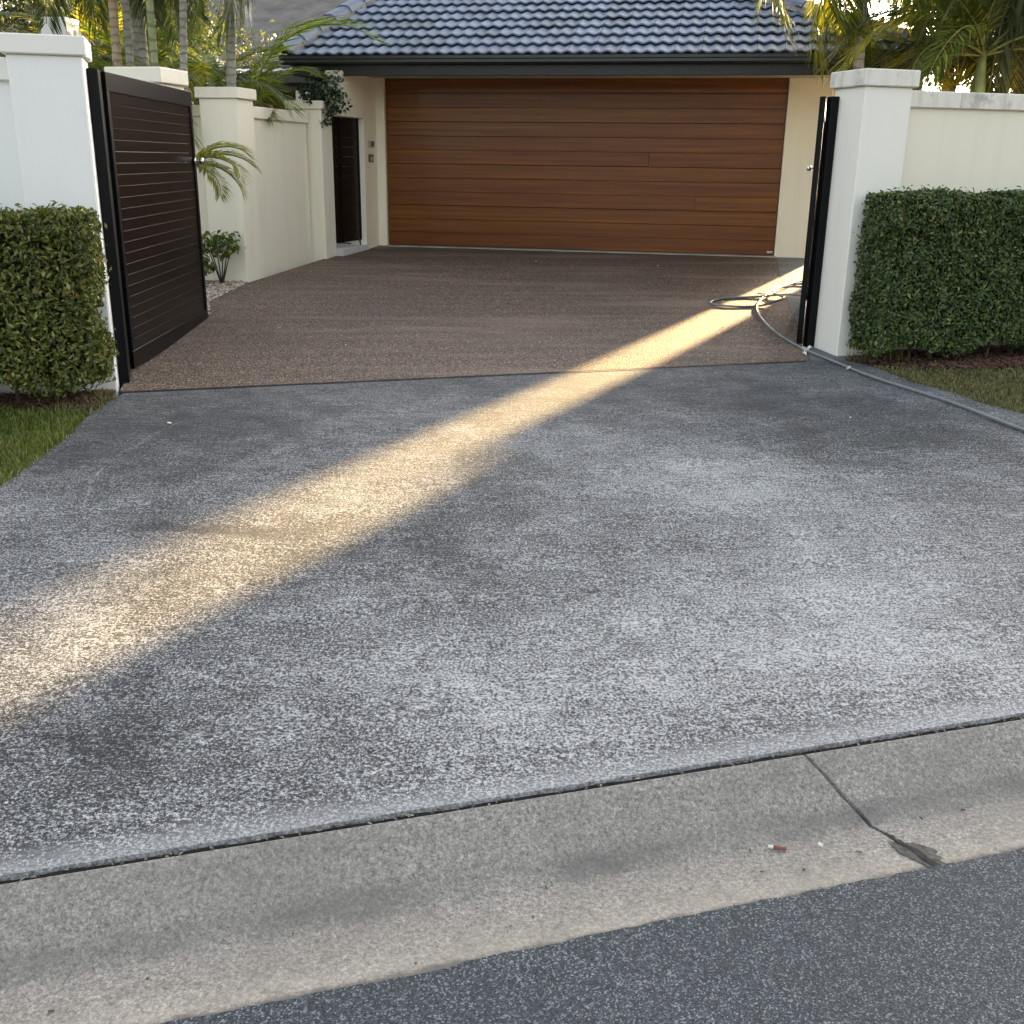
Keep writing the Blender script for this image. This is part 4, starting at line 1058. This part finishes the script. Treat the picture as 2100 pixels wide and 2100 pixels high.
for (azd, y, zc, lab) in ((20.4, 12.9, 3.9, 'tall palm with hanging fronds above the right end of the roof gutter'), (22.9, 12.6, 4.1, 'tall palm with hanging fronds above the right boundary wall')):
    palm(pt(azd, y, .35), pt(azd + .3, y, zc), .06, .05, M['trunk_brown'], crown(['dark', 'mid', 'yellow', 'mid'], 18, (-62, 5), (.95, 1.2), azd * 5), lab, g2)
for (azd, y, zc, lab) in ((20.9, 12.4, 2.5, 'low dusky clumping palm just right of the right gate pillar cap'), (23.0, 13.2, 2.6, 'low dusky clumping palm between the right-hand trunks'), (18.9, 11.8, 2.35, 'low clumping palm peeping over the right gate pillar cap'), (25.4, 12.9, 2.6, 'low clumping palm at the far right edge')):
    x = y * math.tan(R_(azd)); palm((x, y, .35), (x, y, zc), .04, .035, M['trunk_green'], crown(['dark', 'dark', 'mid', 'yellow'], 14, (5, 70) if azd > 20 else (50, 78), (.6, .85) if azd > 20 else (.45, .6), azd * 7), lab, g2, shaft=False, name='clumping_palm')

# ================================================================ shrubs
def shrub(loc, rx, rz, h0, n, mat, label, l0, l1, stems=6, off=(0, 0)):
    r = empty('shrub', loc, 0, label, 'shrub')
    d = rng.normal(0, 1, (n, 3)); d /= np.linalg.norm(d, axis=1)[:, None]
    rad = rng.uniform(.45, 1.0, n) ** .6
    k = 1 + .25 * np.sin(d[:, 0]*5 + 1) * np.sin(d[:, 2]*6) + .15 * np.sin(d[:, 1]*9)
    P = d * rad[:, None] * k[:, None] * [rx, rx, rz] + [off[0], off[1], h0]
    V, F = leaf_cloud(P, d + [0, 0, .4], l0, l1, .7, .5); put('foliage', np_mesh('foliage', V, F), mat, r)
    for s in range(stems):
        a = 6.28 * s / stems; m = MB(); m.tube([(0, 0, -.02), (rx*.3*math.cos(a), rx*.3*math.sin(a), h0*.5), (off[0] + rx*.65*math.cos(a), off[1] + rx*.65*math.sin(a), h0 + rz*.3)], [.009, .006, .004], 5); m.build('stem', M['twig'], r)
    return r
shrub((-3.03, 11.12, ground(-3.03, 11.12)), .22, .13, .40, 260, M['shrub'], 'small leafy shrub with bare stems in front of the middle cream pillar', .05, .085)
shrub((-3.22, 11.0, ground(-3.2, 11.0)), .14, .10, .20, 120, M['shrub'], 'low bright green plant beside the small shrub in the gravel', .06, .10, 4)
shrub((-2.62, 13.95, .5), .27, .30, 1.86, 1300, M['shrub_dark'], 'dark glossy shrub behind the narrow side gate', .04, .075, off=(.31, -.47))
# leafy trees beyond, behind the palms
def tree(loc, h, rx, rz, n, label, mat=None, group='trees behind the walls'):
    r = empty('garden_tree', loc, 0, label, 'tree', group)
    m = MB(); m.tube([(0, 0, -.1), (.1, 0, h * .35), (.05, .1, h * .75)], [.14, .11, .05], 8); m.build('trunk', M['twig'], r, True)
    for k in range(5):
        a = 6.28 * k / 5; m = MB(); m.tube([(.08, 0, h * .35), (rx * .4 * math.cos(a), rx * .4 * math.sin(a), h * .6), (rx * .7 * math.cos(a), rx * .7 * math.sin(a), h * .75)], [.06, .04, .015], 6); m.build('limb', M['twig'], r, True)
    cl = rng.normal(0, .5, (26, 3)) * [rx, rx, rz] + [0, 0, h * .72]; who = rng.integers(0, 26, n)
    off = rng.normal(0, 1, (n, 3)) * [rx * .22, rx * .22, rz * .2]
    P = cl[who] + off; V, F = leaf_cloud(P, off + [0, 0, .4], .05, .11, .8, .5)
    put('crown', np_mesh('crown', V, F), mat or M['tree'], r); return r
tree((-8.5, 17.5, .5), 4.6, 2.2, 1.5, 15000, 'leafy tree behind the far left palms')
tree((-6.2, 18.5, .5), 4.0, 1.6, 1.2, 11000, 'leafy tree behind the grey palm trunks')
tree((12.6, 21.0, .5), 5.2, 2.6, 1.7, 14000, 'leafy tree far behind the right palms')
tree((15.6, 24.0, .5), 4.8, 2.6, 1.7, 14000, 'leafy tree behind the right edge palms')

# ================================================================ hose and small litter
def spline(pts, n=8):
    P = [Vector(p) for p in pts]; out = []
    for i in range(len(P) - 1):
        p0, p1, p2, p3 = P[max(i-1, 0)], P[i], P[i+1], P[min(i+2, len(P)-1)]
        for k in range(n):
            t = k / n
            out.append(.5 * ((2*p1) + (p2-p0)*t + (2*p0-5*p1+4*p2-p3)*t*t + (3*p1-p0-3*p2+p3)*t**3))
    out.append(P[-1]); return out
hp = [(3.9, 3.9), (3.35, 5.15), (3.009, 6.074), (2.82, 6.759), (2.564, 7.395), (2.42, 7.947), (2.307, 8.342), (2.245, 8.705), (2.213, 9.206), (2.237, 9.754), (2.305, 10.198), (2.426, 10.586), (2.666, 11.185), (2.863, 11.50), (3.06, 11.62), (3.3, 11.45), (3.36, 11.0), (3.15, 10.72), (2.893, 10.70), (2.761, 10.80), (2.398, 10.779), (2.071, 10.652), (1.895, 10.386), (2.03, 10.235), (2.326, 10.26), (2.525, 10.39), (2.66, 10.62), (2.62, 10.86), (2.75, 11.2), (3.2, 11.9), (3.7, 12.3)]
r = empty('garden_hose', (2.307, 8.342, ground(2.307, 8.342)), 0, 'grey garden hose coiled by the right gate and running to the right edge', 'hose')
hpts = []
cross = [14, 15, 16, 17]
for i, (x, y) in enumerate(hp):
    z = ground(x, y) + .014 + (.026 if i in (18, 19, 25, 26, 27, 28) else 0)
    hpts.append((x - 2.307, y - 8.342, z - ground(2.307, 8.342)))
m = MB(); m.tube([tuple(p) for p in spline(hpts, 7)], .0105, 10); m.build('tube', M['hose'], r, True)
m = MB(); q = [Vector(p) for p in hpts]; d = (q[7] - q[6]).normalized(); c = q[6] + d * .02
m.tube([tuple(c - d * .05), tuple(c - d * .045), tuple(c + d * .045), tuple(c + d * .05)], [.012, .018, .018, .012], 10); m.build('joiner', M['plasticgrey'], r, True)

def petal(x, y, s, z=None):
    m = MB(); a = random.uniform(0, 6.28); z = ground(x, y) if z is None else z
    pts = []
    for k in range(7):
        th = 6.28 * k / 7; rr = s * random.uniform(.7, 1.1); pts.append((rr * math.cos(th), rr * .7 * math.sin(th), random.uniform(.006, .016)))
    m.add([(0, 0, .004)] + pts, [(0, 1 + k, 1 + (k + 1) % 7) for k in range(7)])
    o = m.build('fallen_petal', M['petal']); o.location = (x, y, z + .001); o.rotation_euler = (0, 0, a)
    return o
g3 = 'white petals scattered over the driveway'
for x, y, lab in ((-1.95, 8.8, 'white petal on the brown paving close to the open left gate'), (-1.30, 8.15, 'white petal on the brown paving in front of the open left gate'), (-1.9, 12.4, 'white petal on the brown paving near the return wall'),
                  (.25, 13.2, 'white petal below the middle of the garage door'), (1.7, 12.9, 'white petal below the right part of the garage door'), (1.8, 9.2, 'white petal in the shade left of the hose loop'),
                  (.2, 8.4, 'white petal in the middle of the brown paving near the concrete'), (2.05, 6.3, 'white petal on the right of the grey concrete'), (-1.95, 5.85, 'white petal on the grey concrete near the left lawn')):
    tag(petal(x, y, random.uniform(.012, .02)), lab, 'petal', g3)
tag(petal(-.36, 2.43, .009), 'white petal at the edge of the concrete beside the kerb joint', 'petal', g3)
def dead_leaf(x, y, s, label):
    r = empty('dead_leaf', (x, y, ground(x, y) + .002), random.uniform(0, 6), label, 'leaf')
    m = MB(); m.add([(-s, 0, .002), (-s*.3, -s*.4, .02), (s*.5, -s*.35, .028), (s, 0, .01), (s*.5, s*.35, .03), (-s*.3, s*.4, .018), (0, 0, .006)], [(6, i, (i+1) % 6) for i in range(6)]); m.build('blade', M['petal'], r)
    m = MB(); m.tube([(-s, 0, .003), (-s*1.5, .01, .004)], .002, 5); m.build('stalk', M['deadleaf'], r)
dead_leaf(2.36, 8.43, .045, 'crumpled pale leaf lying against the hose joiner'); dead_leaf(2.26, 8.22, .032, 'small pale leaf on the driveway just below the hose'); dead_leaf(2.46, 7.72, .022, 'tiny pale leaf beside the hose on the grey concrete')
dead_leaf(2.52, 10.95, .06, 'pale dry leaf inside the sunlit hose coil')
def gutter_xyz(px, py): 
    p = np.array([px, py]); t = float((p - K0) @ gn); return (px, py, gz(t))
c = gutter_xyz(.71, 2.33)
r = empty('paper_stub', c, R_(-12), 'red and white paper stub lying in the gutter', 'litter')
m = MB(); m.tube([(-.020, 0, .006), (.012, 0, .006)], .0045, 8); m.build('red_end', M['paper'], r, True)
m = MB(); m.tube([(-.034, 0, .006), (-.0205, 0, .006)], .0045, 8); m.build('white_end', M['petal'], r, True)
c = gutter_xyz(.815, 2.345); o = petal(c[0], c[1], .010, c[2]); o.name = 'paper_scrap'; tag(o, 'white paper scrap in the gutter right of the paper stub', 'litter')
